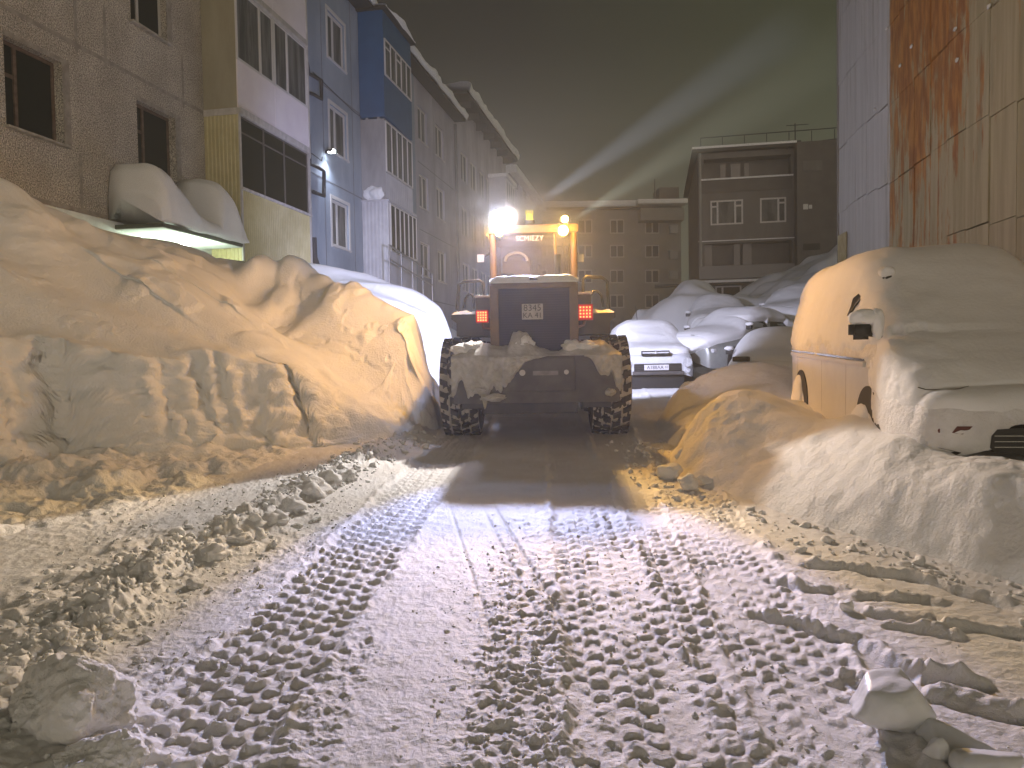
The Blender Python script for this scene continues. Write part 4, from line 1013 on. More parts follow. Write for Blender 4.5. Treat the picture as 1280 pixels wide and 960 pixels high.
# frost and ice along the hood top
n1, m1 = 60, 24; vs = []
for i in range(n1):
    for j in range(m1):
        u, v = i/(n1-1), j/(m1-1)
        x = hx0-.015+(hx1-hx0+.03)*u; y = -1.07+1.5*v
        e_ = min(u, 1-u, .5)*12; e_ = min(1, e_)
        z = ht-.03+.055*min(1, e_)*min(1, v*18)*(1+.25*float(pn(x*7, y*7, 0, 301)))-(.05 if v == 0 else 0)
        vs.append((x, y, z))
npmesh('snow', np.array(vs), gridfaces(n1, m1), snow_soft, parent=hood)
q = MB(); q.tube([( (hx0+hx1)/2-.05, -1.08, ht-.03), ((hx0+hx1)/2+.05, -1.08, ht-.03)], .018); q.build('latch', dkst, hood)
q = MB(); q.tube([(.34, .1, ht), (.34, .1, ht+.42)], .045); q.tube([(-.36, -.1, ht), (-.36, -.1, ht+.14)], .10); q.build('exhaust_pipe', dkst, hood)
# plate
px_, pz_ = wpos(665.5, 389.5, -1.07)
q = MB(); q.box(px_-.135, px_+.135, -1.078, -1.064, pz_-.10, pz_+.10, .006); pl_ = q.build('licence_plate', mat('dirty plate', (.46,.43,.38), .6, col2=(.36,.33,.29), nscale=9), WL)
ink = mat('plate ink', (.03,.03,.03), .6)
Rx = Matrix.Rotation(math.radians(90), 4, 'X')
text('plate_number', '8345', .115, ink, pl_, Matrix.Translation((px_, -1.0795, pz_+.045)) @ Rx)
text('plate_number', 'KA 41', .095, ink, pl_, Matrix.Translation((px_, -1.0795, pz_-.05)) @ Rx)
# fenders with steps, boxes, rails, tail lights
for s_ in (-1, 1):
    if s_ < 0: fx0, ftop = wpos(564, 393, -.35); fx1, _ = wpos(612, 393, -.35)
    else: fx0, ftop = wpos(722, 391, -.35); fx1, _ = wpos(769, 391, -.35)
    out_ = fx0 if s_ < 0 else fx1; inn = fx1 if s_ < 0 else fx0
    q = MB()
    q.poly([(out_, -.35, ftop), (inn, -.35, ftop), (inn, -.35, 1.40), (out_-s_*.07, -.35, 1.40), (out_-s_*.07, -.35, ftop-.12), (out_, -.35, ftop-.07)], (0, .95, 0))
    fe = q.build('fender', dkst, WL)
    q = MB(); nn1, mm1 = 26, 40; vs = []
    for i in range(nn1):
        for j in range(mm1):
            u, v = i/(nn1-1), j/(mm1-1); e_ = min(1, min(u, 1-u, v, 1-v)*9)
            x = min(out_, inn)+abs(inn-out_)*u; y = -.36+.95*v
            vs.append((x, y, ftop-.005+e_*(.045+.03*float(fbm(x*9+s_, y*9, 0, o=3, seed=310)))))
    npmesh('snow', np.array(vs), gridfaces(nn1, mm1), snow_soft, parent=fe)
    # side box by the hood
    if s_ < 0: bx0, bz1 = wpos(594, 372, -.5); bx1, _ = wpos(613, 372, -.5)
    else: bx0, bz1 = wpos(721, 368, -.5); bx1, _ = wpos(738, 368, -.5)
    q = MB(); q.box(bx0, bx1, -.5, .1, ftop-.05, bz1, .015); sb = q.build('side_box', grysteel, WL)
    q = MB(); q.box(bx0-.01, bx1+.01, -.51, .11, bz1+.001, bz1+.03, .012); q.build('snow', snow_soft, sb)
    # rail
    if s_ < 0: ra = [wpos(*p, .1) for p in ((571,388), (574,356), (580,352), (600,351), (604,354), (604,372))]
    else: ra = [wpos(*p, .1) for p in ((761,386), (759,352), (753,347), (733,346), (729,349), (729,368))]
    q = MB(); q.tube([(x, .1, z) for x, z in ra], .024, 10)
    if s_ < 0: rb_ = [wpos(*p, -.1) for p in ((580,386), (582,373), (586,368), (590,368), (592,373), (592,386))]
    else: rb_ = [wpos(*p, -.1) for p in ((754,384), (752,370), (747,364), (742,364), (738,370), (737,384))]
    q.tube([(x, -.1, z) for x, z in rb_], .018, 8); q.build('handrail', railm, WL)
    # tail light
    cxl, czl = wpos(*((602.5, 395.5) if s_ < 0 else (731.5, 390)), -.62); hs = .085 if s_ < 0 else .105
    q = MB(); q.box(cxl-hs, cxl+hs, -.62, -.52, czl-hs, czl+hs, .012); tl = q.build('tail_light', redl, WL)
    q = MB()
    for i in range(4):
        for j in range(4): q.box(cxl-hs*.6+i*hs*.4-.010, cxl-hs*.6+i*hs*.4+.010, -.628, -.6205, czl-hs*.6+j*hs*.4-.010, czl-hs*.6+j*hs*.4+.010)
    q.build('led_grid', redhot, tl)
    q = MB(); q.tube([(cxl, -.57, czl-hs), (cxl+s_*-.02, -.6, czl-hs-.07), (hx0+.0 if s_ < 0 else hx1, -.7, czl-hs-.10)], .018); q.build('bracket', grysteel, tl)
    L = bpy.data.lights.new('tail', 'POINT'); L.energy = .5; L.color = (1, .06, .03); L.shadow_soft_size = .06
    lo = bpy.data.objects.new('tail', L); COL.objects.link(lo); lo.parent = tl; lo.location = (cxl, -.72, czl)
    # ladder down the side
    q = MB()
    for k in range(3): q.box(s_*1.12, s_*.85, .75, 1.15, .7+.33*k, .73+.33*k)
    q.box(s_*1.12, s_*1.09, .72, .75, .6, 1.8); q.box(s_*1.12, s_*1.09, 1.15, 1.18, .6, 1.8); q.build('ladder', dkst, WL)

# heaped snow on the counterweight: (px, py, size)
def clod(name, parent, c, s3, seed, m=snow, rough=.35, sub=4, facet=False):
    co, fs = blob_mesh(1, seed, sub, rough, 1, facet); return npmesh(name, co*np.array(s3)+np.array(c), fs, m, parent=parent)
dirty = mat('dirty plastered snow', (.40,.38,.34), .8, col2=(.56,.54,.50), nscale=5, bump=.012, bscale=22)
vs = []; n1, m1 = 130, 60
x0a, x1a = cx0-.02, cx1+.02
for i in range(n1):
    u = i/(n1-1); x = x0a+(x1a-x0a)*u
    top = np.interp(u, [0, .06, .16, .24, .30, .335, .36, .44, .50, .56, .64, .70, .80, .9, 1], [.03, .12, .22, .13, .14, .16, .33, .30, .15, .07, .06, .12, .20, .20, .05])
    top += .035*float(fbm(x*7, 1.3, 0, o=3, seed=320))
    low = np.interp(u, [0, .04, .12, .22, .30, .34, .42, .50, .62, .70, .80, .87, .93, 1], [.42, .50, .46, .52, .46, .30, .12, .03, -.02, -.01, .02, .16, .30, .36])
    low *= 1+.45*float(fbm(x*7, 3.1, 0, o=3, seed=322))
    for j in range(m1):
        v = j/(m1-1)
        if v < .5: t = v/.5; z = cz1-low*(1-t); y = -1.325-(.05+.04*float(fbm(x*8, z*8, 0, o=4, seed=324)))*min(1, t*6) if low > .015 else -1.31
        else: t = (v-.5)/.5; z = cz1+top*math.sin(t*math.pi*.92)+.0; y = -1.37+.62*t+.05*float(pn(x*5, t*4, 0, 326))
        if v < .5 and x > cx0+.62 and x < cx1-.55: y -= .045
        vs.append((x, y, z))
npmesh('plastered_snow', np.array(vs), gridfaces(n1, m1), dirty, parent=WL)
for k, (px, py, s3) in enumerate(((577, 437, (.13,.16,.07)), (590, 433, (.12,.15,.06)), (655, 432, (.13,.13,.11)), (715, 433, (.12,.14,.08)), (735, 433, (.16,.16,.07)), (755, 440, (.11,.12,.06)), (635, 447, (.11,.1,.05)), (690, 452, (.10,.1,.04)), (617, 497, (.16,.10,.045)), (600, 488, (.10,.08,.05)), (763, 490, (.06,.09,.05)))):
    x, z = wpos(px, py, -1.2 if py < 480 else -1.34); clod('snow_clod', WL, (x, -1.15 if py < 480 else -1.34, z), s3, 40+k, dirty if py > 440 else snow)

# cab
cb0, cb1 = wpos(612, 330, .62)[0], wpos(722, 330, .62)[0]
rz1 = wpos(660, 281, .62)[1]; rz0 = wpos(660, 292, .62)[1]
q = MB(); q.box(cb0-.02, cb1+.02, .58, 2.05, rz0, rz1, .05); rfc = q.build('cab_roof', yel, WL)
q = MB()
for x, y in ((cb0+.05, .66), (cb1-.05, .66), (cb0+.05, 1.95), (cb1-.05, 1.95)): q.tube([(x, y, 1.2), (x, y, rz0+.02)], .05, 8)
mx_ = wpos(696, 320, .62)[0]; q.tube([(mx_, .66, ht-.1), (mx_-.03, .66, rz0)], .02, 8)
q.build('cab_frame', yel, WL)
q = MB(); q.box(cb0+.02, cb1-.02, .7, 1.95, 1.15, ht-.12, .02); q.build('cab_base', dkst, WL)
q = MB(); q.box(cb0+.1, cb1-.1, .655, .665, ht-.1, rz0); q.box(cb0+.1, cb1-.1, 1.945, 1.955, ht-.3, rz0); q.box(cb0+.045, cb0+.055, .72, 1.9, ht-.3, rz0); q.box(cb1-.055, cb1-.045, .72, 1.9, ht-.3, rz0); q.build('cab_window', cabglass, WL)
sx, sz = wpos(645, 318, .95)
q = MB(); q.box(sx-.22, sx+.22, 1.0, 1.12, 1.55, sz-.03, .05); q.box(sx-.25, sx+.25, 1.05, 1.5, 1.45, 1.58, .05); q.build('seat', mat('grey seat', (.13,.12,.13), .8), WL)
q = MB(); q.tube([(sx-.17+.17*(1-math.cos(a)), .98, sz-.10+.13*math.sin(a)) for a in np.linspace(0, math.pi, 14)], .022); q.build('seat_trim', mat('pale trim', (.8,.8,.8), .5), WL)
q = MB(); q.tube([(mx_+.12, 1.6, ht-.3), (mx_+.22, 1.75, rz0)], .018); q.tube([(mx_+.2, 1.5, ht-.3), (mx_+.12, 1.7, rz0)], .014); q.build('wiper_arm', railm, WL)
lx_, lz_ = wpos(662, 298, .63)
text('cab_lettering', 'SCMIEZY', .105, mat('pale lettering', (.55,.5,.46), .6), rfc, Matrix.Translation((lx_, .64, lz_)) @ Rx)
for px, s_ in ((601, -1), (725, 1)):
    mx2, mz2 = wpos(px, 323, .9); q = MB(); q.box(mx2-.055, mx2+.055, .88, .92, mz2-.06, mz2+.06, .01); m2o = q.build('mirror', mat('pale mirror', (.45,.45,.45), .15), WL)
    q = MB(); q.tube([(mx2, .93, mz2), (cb0 if s_ < 0 else cb1, 1.0, mz2+.1)], .014); q.build('arm', railm, m2o)
bx_, bz_ = wpos(662, 277, .9); q = MB(); q.cyl((bx_, .9, bz_-.01), (0, 0, 1), .075, .05, 20); q.build('beacon_base', dkst, rfc)
q = MB(); q.cyl((bx_, .9, bz_+.06), (0, 0, 1), .055, .09, 20, .045)
for k in range(4): q.tube([(bx_-.05+k*.033, .9, bz_+.10), (bx_-.05+k*.033, .9, bz_+.17)], .008, 6)
q.build('beacon', beac, rfc)

def lamp(px, py, ly, r, m, nm, name='work_lamp', white=False):
    x, z = wpos(px, py, ly)
    q = MB(); q.cyl((x, ly+.06, z), (0, 1, 0), r*1.25, .11, 20); q.tube([(x, ly+.08, z), (x, ly+.12, z+(.0 if z < rz0 else -.1))], .015)
    h_ = q.build(name, dkst, WL); h_['label'] = nm
    q = MB(); q.cyl((x, ly-.005, z), (0, 1, 0), r, .012, 20); q.build('lens', m, h_); return h_, (x, ly-.05, z)
def spot(parent, loc, tgt, energy, color, size, blend=.4, soft=.05, kind='SPOT'):
    L = bpy.data.lights.new('lamp_light', kind); L.energy = energy; L.color = color; L.shadow_soft_size = soft
    if kind == 'SPOT': L.spot_size = math.radians(size); L.spot_blend = blend
    o = bpy.data.objects.new('lamp_light', L); COL.objects.link(o); o.parent = parent; o.location = loc
    if tgt is not None:
        Mi = (Matrix.Translation(WL.location) @ Matrix.Rotation(lyaw, 4, 'Z')).inverted()
        d = (Mi @ Vector(tgt))-Vector(loc); o.rotation_euler = d.to_track_quat('-Z', 'Y').to_euler()
    return o
h1, p1 = lamp(624, 290, .52, .06, ambl, 'amber work lamp at the left roof corner')
h2, p2_ = lamp(704, 288, .52, .07, ambl, 'amber work lamp at the right roof corner')
h3, p3 = lamp(621, 271, .55, .085, whl, 'dazzling white work lamp on the left roof corner')
h4, p4 = lamp(706, 274, .55, .05, ambl, 'small amber lamp above the right roof corner')
q = MB(); q.tube([(p3[0], .66, p3[2]-.05), (p3[0], .7, rz1-.05)], .02); q.tube([(p4[0], .66, p4[2]-.05), (p4[0], .7, rz1-.05)], .02); q.build('lamp_post', railm, rfc)
AMB = (1.0, .52, .12)
p1w = lambda p: (Matrix.Translation(WL.location) @ Matrix.Rotation(lyaw, 4, 'Z')) @ Vector(p)
spot(h1, p1, p1w(p1)+Vector((-3.4, -.45, -1.8)), PW['amber_l'], (1.0, .49, .07), 88, .5)
spot(h2, p2_, p1w(p2_)+Vector((2.2, -4.6, -1.9)), PW['amber_r'], (1.0, .47, .08), 84, .5)
p3s = (p3[0]+.13, p3[1], p3[2])
spot(h3, p3s, p1w(p3)+Vector((-.35, -9.4, -3.7)), PW['white'], (1.0, .91, .84), 67, .12)
spot(h2, p2_, p1w(p2_)+Vector((-2.0, -6.2, -2.6)), PW['fill'], (1.0, .62, .22), 66, .5)  # extra fill spot added at this lamp to warm the left foreground
spot(h3, p3s, Gp(655, 700), PW['patch'], (.30, .40, 1.0), 30, .4, .04)
for sx_ in (-.42, .42):   # forward lamps of the cab
    q = MB(); q.box(sx_-.08, sx_+.08, 2.05, 2.15, rz0-.02, rz1+.02, .02); hh_ = q.build('work_lamp', dkst, WL)
    q = MB(); q.box(sx_-.07, sx_+.07, 2.152, 2.16, rz0, rz1, .005); q.build('lens', whl, hh_)
    spot(hh_, (sx_, 2.25, rz0+.08), (.6+sx_*6, 24, 0.6), PW['head'], (.70, .72, 1.0), 84, .5)
    if sx_ < 0: spot(hh_, (sx_-.12, 2.2, rz0+.1), (-5.5, 27, 6), PW['facade'], (.55, .58, 1.0), 75, .8)  # second spot added here to tint the left facades blue
# point lights added off the lamps for glare in the steam, on hood and facades
for h_, p_, c_, e_ in ((h1, p1, (1.0, .50, .08), .5), (h2, p2_, (1.0, .48, .07), .7), (h3, p3, (.52, .62, 1.0), 1.0)):
    spot(h_, (p_[0], p_[1]-.34, p_[2]+.06), None, PW['spill']*e_, c_, 0, kind='POINT', soft=.05)
# added lamps, aimed up to imitate lens streaks as shafts in the haze
BM = PW['beam']
for a_, b_ in ((p3, 'added lamp at the front roof edge for a shaft in the haze, left'), (p4, 'added lamp at the front roof edge for a shaft in the haze, right')):
    q = MB(); q.cyl((a_[0], 2.02, rz1+.16), (.3, .6, .4), .07, .12, 18); q.tube([(a_[0], 2.0, rz1-.03), (a_[0], 2.0, rz1+.12)], .018); q.build('work_lamp', dkst, WL)['label'] = b_
spot(h3, (p3[0]+.05, 2.12, rz1+.24), P(985, 40, 60), PW['beam'], (.74, .80, 1.0), 5.0, 1.0, .03)
spot(h4, (p4[0]+.05, 2.12, rz1+.24), P(1060, 60, 60), PW['beam2'], (.97, 1.0, .80), 6.5, 1.0, .03)

# front: arms and bucket
q = MB()
for s_ in (-.42, .42):
    q.poly([(s_-.05, 2.0, 1.9), (s_-.05, 2.4, 2.0), (s_-.05, 4.3, .55), (s_-.05, 4.2, .30), (s_-.05, 2.5, 1.45)], (.10, 0, 0))
q.build('lift_arm', yel, WL)
q = MB(); pr = [(4.25, 1.15), (4.15, .6), (4.3, .15), (4.7, .02), (5.25, .0), (5.25, .03), (4.72, .06), (4.36, .19), (4.22, .62), (4.31, 1.13)]
q.poly([(-1.25, y, z) for y, z in pr], (2.5, 0, 0)); q.box(-1.27, -1.23, 4.2, 5.1, .02, 1.0); q.box(1.23, 1.27, 4.2, 5.1, .02, 1.0); q.build('bucket', grysteel, WL)

# =================================================================== cars
def smoothprof(pts, y):
    a = np.array(pts); return np.interp(y, a[:, 0], a[:, 1])
class Car:
    """rounded body from a side profile; local front at y=0 facing -y, length L"""
    def __init__(s, L, hw, top, belt, base=.28, taper=.80, n=4.5, front=.35, plan=.10, cap=.11, capx=.55):
        s.cap, s.capx = cap, capx
        s.L, s.hw, s.top, s.belt, s.base, s.taper, s.n, s.front, s.plan = L, hw, top, belt, base, taper, n, front, plan
    def ztop(s, y):
        k = np.array([-.12, -.06, 0, .06, .12]); return np.mean([smoothprof(s.top, y+q_) for q_ in k], axis=0)
    def half(s, y):
        t = np.clip(y/s.front, 0, 1); r_ = np.clip((s.L-y)/(s.front*.8), 0, 1)
        return s.hw*(1-s.plan*(1-t)**2.2)*(1-s.plan*.8*(1-r_)**2.2)
    def pt(s, y, th, off=0.0, inset=0.0):
        zt = s.ztop(y)+off; hw = s.half(y)+off; n = s.n
        c, sn = np.cos(th), np.sin(th)
        x = np.sign(c)*np.abs(c)**(2/n)*hw; z = s.base+(zt-s.base)*np.abs(sn)**(2/n)
        cab = np.clip((z-s.belt)/(1.0*(np.max([p_[1] for p_ in s.top])-s.belt)), 0, 1.2)
        x = x*(1-(1-s.taper)*cab**1.2)
        return x, y, z
    def side(s, y, z):
        """half width at height z on the side"""
        th = np.linspace(.001, 1.2, 400); x, _, zz = s.pt(np.full(400, y), th); return float(np.interp(z, zz, x))
    def grid(s, off=None, ny=170, nt=150, cap=None):
        """body surface with rounded nose and tail, moved out along its normals by off(x, y, z, T)"""
        cap = s.cap if cap is None else cap
        ys = np.concatenate([np.linspace(0, .5, 26)[:-1], np.linspace(.5, s.L-.4, ny-50), np.linspace(s.L-.4, s.L, 26)[1:]])
        th = np.linspace(0, np.pi, nt)
        Yg = np.repeat(ys[:, None], nt, 1); Tg = np.repeat(th[None, :], len(ys), 0)
        x, y, z = s.pt(Yg, Tg, 0.0); Pm = np.stack([x, y, z], -1)
        def capr(ring, sg):
            rows = []; cz = s.base+(ring[:, 2].max()-s.base)*.42
            for ph in np.radians([12, 24, 36, 47, 57, 66, 74, 81, 87]):
                f = math.cos(ph)**s.capx; r_ = ring.copy(); r_[:, 0] *= f; r_[:, 2] = cz+(ring[:, 2]-cz)*f; r_[:, 1] = ring[:, 1]+sg*cap*math.sin(ph); rows.append(r_)
            return np.array(rows)
        a = capr(Pm[0], -1)[::-1]; b = capr(Pm[-1], 1)
        Pm = np.concatenate([a, Pm, b]); Tg = np.repeat(th[None, :], len(Pm), 0)
        if off is not None:
            du = np.gradient(Pm, axis=0); dv = np.gradient(Pm, axis=1); nn = np.cross(du, dv); nn /= np.maximum(np.linalg.norm(nn, axis=-1, keepdims=True), 1e-9)
            mid = nn[len(nn)//2, nt//2]
            if mid[2] < 0: nn = -nn
            Pm = Pm+nn*off(Pm[..., 0], Pm[..., 1], Pm[..., 2], Tg)[..., None]
        return Pm
    def mesh(s, name, m, parent, off=None):
        Pm = s.grid(off); n, t = Pm.shape[:2]
        return npmesh(name, Pm.reshape(-1, 3), gridfaces(n, t), m, parent=parent)
    def side_patch(s, poly, sgn, name, m, parent, out=.006, thick=.03, n=10):
        """polygon given as (y,z) list laid on the side sgn, following the body"""
        q = MB(); pts = []
        for i in range(len(poly)):
            a, b = poly[i], poly[(i+1) % len(poly)]
            k = max(1, int(math.hypot(b[0]-a[0], b[1]-a[1])/.08))
            for j in range(k): y, z = a[0]+(b[0]-a[0])*j/k, a[1]+(b[1]-a[1])*j/k; pts.append((sgn*(s.side(y, z)+out), y, z))
        q.poly(pts, (-sgn*thick, 0, 0)); return q.build(name, m, parent)

def car_wheel(parent, x, y, z, r, sg, snowy=True):
    q = MB(); q.cyl((x, y, z), (1, 0, 0), r, .21, 36); w_ = q.build('wheel', tyrem, parent)
    q = MB(); q.cyl((x+sg*.10, y, z), (1, 0, 0), r*.66, .03, 30)
    for k in range(5):
        a = k*2*math.pi/5; q.box(-.02, .02, -.02, .02, 0, r*.6) if False else None
    q.build('rim', snow_soft if snowy else grysteel, w_)

carglass = mat('dark car glass', (.015,.015,.015), .15)
blk = mat('black plastic', (.015,.014,.013), .5)
vanp = mat('van paint, champagne', (.66,.65,.62), .28, col2=(.60,.59,.56), nscale=3, spec=.6)
frost = mat('frosted snow on paint', (.78,.77,.76), .6, col2=(.70,.68,.66), nscale=7, bump=.010, bscale=48)
_snowfine(frost, .012, 30, .004, 130)
# ---- minivan
v0 = P(1133, 560, 5.85); v1 = P(988, 480, 10.25)
dirv = Vector((v1.x-v0.x, v1.y-v0.y, 0)).normalized(); vyaw = -math.atan2(dirv.x, dirv.y)
nrm = Vector((dirv.y, -dirv.x, 0))
vc = Vector((v0.x, v0.y, 0))+nrm*.87
vc = vc+dirv*.12
VN = empty('minivan', (vc.x, vc.y, .42), vyaw, 'snow-covered beige minivan parked at right, facing the camera below the rusty wall', 'van', None)
VN.rotation_euler = (-math.radians(-1.8), 0, vyaw)
VL = 4.55
V_ = Car(VL, .87, [(-.3, .55), (0, .72), (.07, .84), (.25, .93), (.50, 1.03), (.75, 1.18), (1.55, 1.76), (1.85, 1.88), (2.6, 1.90), (4.0, 1.86), (4.4, 1.76), (4.6, 1.50), (5, 1.2)], .98, base=.22, taper=.84, n=6, front=.55, plan=.10, cap=.24, capx=.42)
body = V_.mesh('body', vanp, VN)
BELT = 1.07
def voff(x, Y, z, T):
    nn = fbm(x*2.2, Y*2.2, z*2.2, o=3, seed=401); n2 = fbm(x*7, Y*7, z*7, o=3, seed=403)
    # snow above the belt line, all over the nose, rest bare paint
    side = sst(.78, .97, np.abs(np.cos(T)))          # 1 on the flank
    edge = BELT+.05*n2+.07*nn-.05*Y/VL+.03*np.sin(Y*3)
    m_ = sst(-.03, .05, z-edge)
    nose = sst(1.15, .45, Y+.1*nn)*sst(.50, .86, z+.02*nn)
    m_ = np.maximum(m_, nose)
    top_ = np.abs(np.sin(T))**2
    gr = .010*fbm(x*16, Y*16, z*16, 3, 407)*sst(.75, .9, np.abs(np.cos(T)))*sst(-.25, .25, fbm(x*2, Y*2, z*2, 2, 408))
    th = gr+.035+.13*sst(.55, 1.0, np.sin(T))*sst(.3, 1.9, Y)+.05*sst(.3, .9, np.sin(T))*sst(2.0, .6, Y)+.05*np.exp(-((Y-.62)/.35)**2)*sst(.4, .8, np.sin(T))
    return m_*(th+.018*nn+.006*n2)-.012*(1-m_)
snc = V_.mesh('snow_cover', frost, VN, off=voff)
snc.data.materials.clear(); snc.data.materials.append(snow_soft)
# everything frosted on the nose: bumper skin
q = MB()
SG = -1
# belt mouldings
for z0, z1, m_, o_ in ((.90, .945, mat('pale moulding', (.62,.60,.55), .3, spec=.7), .022), (.955, .972, mat('bright trim', (.75,.73,.68), .15, .9), .016)):
    ys_ = np.linspace(1.0, VL-.25, 40); qq = MB()
    for i in range(39):
        a, b = ys_[i], ys_[i+1]; xa0, xa1, xb0, xb1 = [V_.side(*p_) for p_ in ((a, z0), (a, z1), (b, z0), (b, z1))]
        qq.add([(-xa0-o_, a, z0), (-xb0-o_, b, z0), (-xb1-o_, b, z1), (-xa1-o_, a, z1), (-xa0+.01, a, z0), (-xb0+.01, b, z0), (-xb1+.01, b, z1), (-xa1+.01, a, z1)], [(0,1,2,3), (0,4,5,1), (3,2,6,7), (0,3,7,4), (1,5,6,2)])
    qq.build('side_moulding', m_, VN)
for yd_ in (1.62, 2.62, 3.9):
    qq = MB(); pts = [(-V_.side(yd_, z)+.001, yd_, z) for z in np.linspace(.34, .90, 12)]; qq.tube(pts, .0025, 5); qq.build('door_seam', mat('seam', (.25,.24,.22), .8), VN)
# fuzzy frost band under the snow line
def fband(x, Y, z, T):
    n2 = fbm(x*9, Y*9, z*9, o=4, seed=411)
    m_ = sst(.92, 1.0, z+.10*n2)*sst(.25, .45, np.abs(fbm(Y*3, z*6, 0, o=2, seed=412))+.35*sst(2.4, .9, Y)+.12)
    nose = sst(.98, .70, Y+.14*n2)*sst(.26, .34, z)
    m_ = np.maximum(m_, nose); return m_*(.014+.006*n2)-.01*(1-m_)
V_.mesh('frost', frost, VN, off=fband)
# wheel arches and wheels
def arch(car, parent, y, z, r, sg, a0=0, a1=math.pi, name='wheel_arch', out=.03, base=None):
    pts = [(y+r*math.cos(a), z+r*1.02*math.sin(a)) for a in np.linspace(0, math.pi, 24)]
    lo_ = (base if base is not None else car.base+.01); pts = [(y+r, lo_)]+pts+[(y-r, lo_)]
    return car.side_patch(pts, sg, name, blk, parent, out=out, thick=.06)
for yw in (.86, 3.66):
    arch(V_, VN, yw, .36, .37, -1, out=.012); arch(V_, VN, yw, .36, .37, 1, out=.012)
    for sg in (-1, 1): car_wheel(VN, sg*(V_.side(yw, .4)-.10), yw, .30, .31, sg)
# snow stuffed into the arches
clod('arch_snow', VN, (-V_.side(3.66, .4)-.0, 3.74, .34), (.10, .20, .33), 61, snow_soft, .12)
clod('arch_snow', VN, (-V_.side(.86, .4)-.0, 1.02, .30), (.11, .24, .28), 62, snow_soft, .12)
# mirrors
mz = .98+.30
def vl(px, py, x):   # van-local (y,z) seen at pixel on plane x
    px, py = float(px), float(py); Mi = VN.matrix_basis.inverted(); c = Mi @ CAM; d = Mi.to_3x3() @ (_f+(px-640)/F*_r+(480-py)/F*_u); t = (x-c.x)/d.x; q_ = c+t*d; return q_.y, q_.z
def vf(px, py, y):
    px, py = float(px), float(py); Mi = VN.matrix_basis.inverted(); c = Mi @ CAM; d = Mi.to_3x3() @ (_f+(px-640)/F*_r+(480-py)/F*_u); t = (y-c.y)/d.y; q_ = c+t*d; return q_.x, q_.z
if DEBUG: print('DBG van', vl(1077, 410, -.98), vf(1158, 535, 0), vf(1240, 550, 0), vf(1180, 565, 0), vf(1110, 352, 1.4), vl(1170, 308, 0), vl(1000, 480, -.87), vl(1112, 520, -.87))
my_, mz_ = vl(1076, 412, -1.0)
q = MB(); bm = bmesh.new(); bmesh.ops.create_cube(bm, size=1)
for v in bm.verts: v.co = Vector((-1.0+v.co.x*.20, my_+v.co.y*.10, mz_+v.co.z*.17))
bmesh.ops.bevel(bm, geom=bm.edges[:], offset=.04, segments=4, affect='EDGES'); q.bm(bm, True); q.tube([(-.93, my_+.02, mz_-.04), (-.82, my_+.06, mz_-.06)], .02); mir = q.build('mirror', blk, VN)
clod('snow_cap', mir, (-.97, my_+.02, mz_+.10), (.13, .09, .075), 63, snow_soft, .12); clod('snow_cap', mir, (-.87, my_+.0, mz_+.05), (.055, .075, .14), 64, snow_soft, .12)
ux, uz = vf(1109, 350, 1.35)
q = MB(); bm = bmesh.new(); bmesh.ops.create_cube(bm, size=1)
for v in bm.verts: v.co = Vector((ux+v.co.x*.09, 1.33+v.co.y*.06, uz+v.co.z*.13))
bmesh.ops.bevel(bm, geom=bm.edges[:], offset=.022, segments=3, affect='EDGES'); q.bm(bm, True); q.tube([(ux, 1.34, uz-.03), (ux+.12, 1.45, uz-.12)], .018); cm_ = q.build('corner_mirror', blk, VN)
clod('snow_cap', cm_, (ux-.01, 1.34, uz+.075), (.075, .065, .055), 66, snow_soft, .12)
# bare patch of window beside the mirror
by_, bz_ = vl(1070, 380, -.80)
pp = [(by_-.10, bz_+.08), (by_-.03, bz_+.075), (by_+.03, bz_+.10), (by_+.10, bz_+.06), (by_+.07, bz_-.02), (by_+.09, bz_-.11), (by_+.03, bz_-.08)]
V_.side_patch(pp, -1, 'window_patch', carglass, VN, out=.062, thick=.05)
# A-pillar rope of frost, and bare wiper slot
q = MB(); pil = [vf(px, py, yy_) + (yy_,) for px, py, yy_ in ((1104, 366, 1.42), (1108, 400, 1.22), (1114, 440, 1.0), (1122, 470, .85))]
q.tube([(a, y, z) for a, z, y in pil], .012, 6); q.build('pillar_gap', blk, VN)
for k, (px, py, s3) in enumerate(((1118, 488, (.035,.05,.03)), (1152, 484, (.012,.02,.012)))):
    x, z = vf(px, py, .62 if k == 0 else .42); clod('bare_gap', VN, (x, .60 if k == 0 else .42, z), s3, 70+k, blk, .2)
# nose: marker slits, grille, lower gap
_ng = V_.grid(voff)[:40].reshape(-1, 3)
def nose_y(x, z):
    d = ((_ng[:, 0]-x)**2+(_ng[:, 2]-z)**2)*400+_ng[:, 1]*.25; return float(_ng[np.argmin(d), 1])
def nose_patch(pts, name, m, parent, out=.030, pos=None):
    P2 = []
    for px, py in pts:
        yq = -.1
        for _ in range(4): x, z = vf(px, py, yq); yq = nose_y(x, z)-out
        P2.append((x, yq, z))
    q = MB(); q.poly(P2, (0, .10, 0)); return q.build(name, m, parent), P2
amber_l = mat('dark red brown marker', (.10,.02,.012), .3)
nose_patch([(1139,530),(1158,535),(1175,536),(1175,541),(1160,541),(1143,536)], 'marker_lamp', amber_l, VN)
nose_patch([(1190,541),(1197,533),(1216,533),(1209,540),(1203,543)], 'marker_lamp', amber_l, VN)
nose_patch([(1162,560),(1175,560),(1202,566),(1195,569),(1180,569),(1168,566)], 'lower_gap', blk, VN)
gr_, P2 = nose_patch([(1238,560),(1240,545),(1247,537),(1300,534),(1352,536),(1358,545),(1356,562),(1300,569),(1245,566)], 'grille', blk, VN, out=.035)
q = MB(); gy = min(p_[1] for p_ in P2)
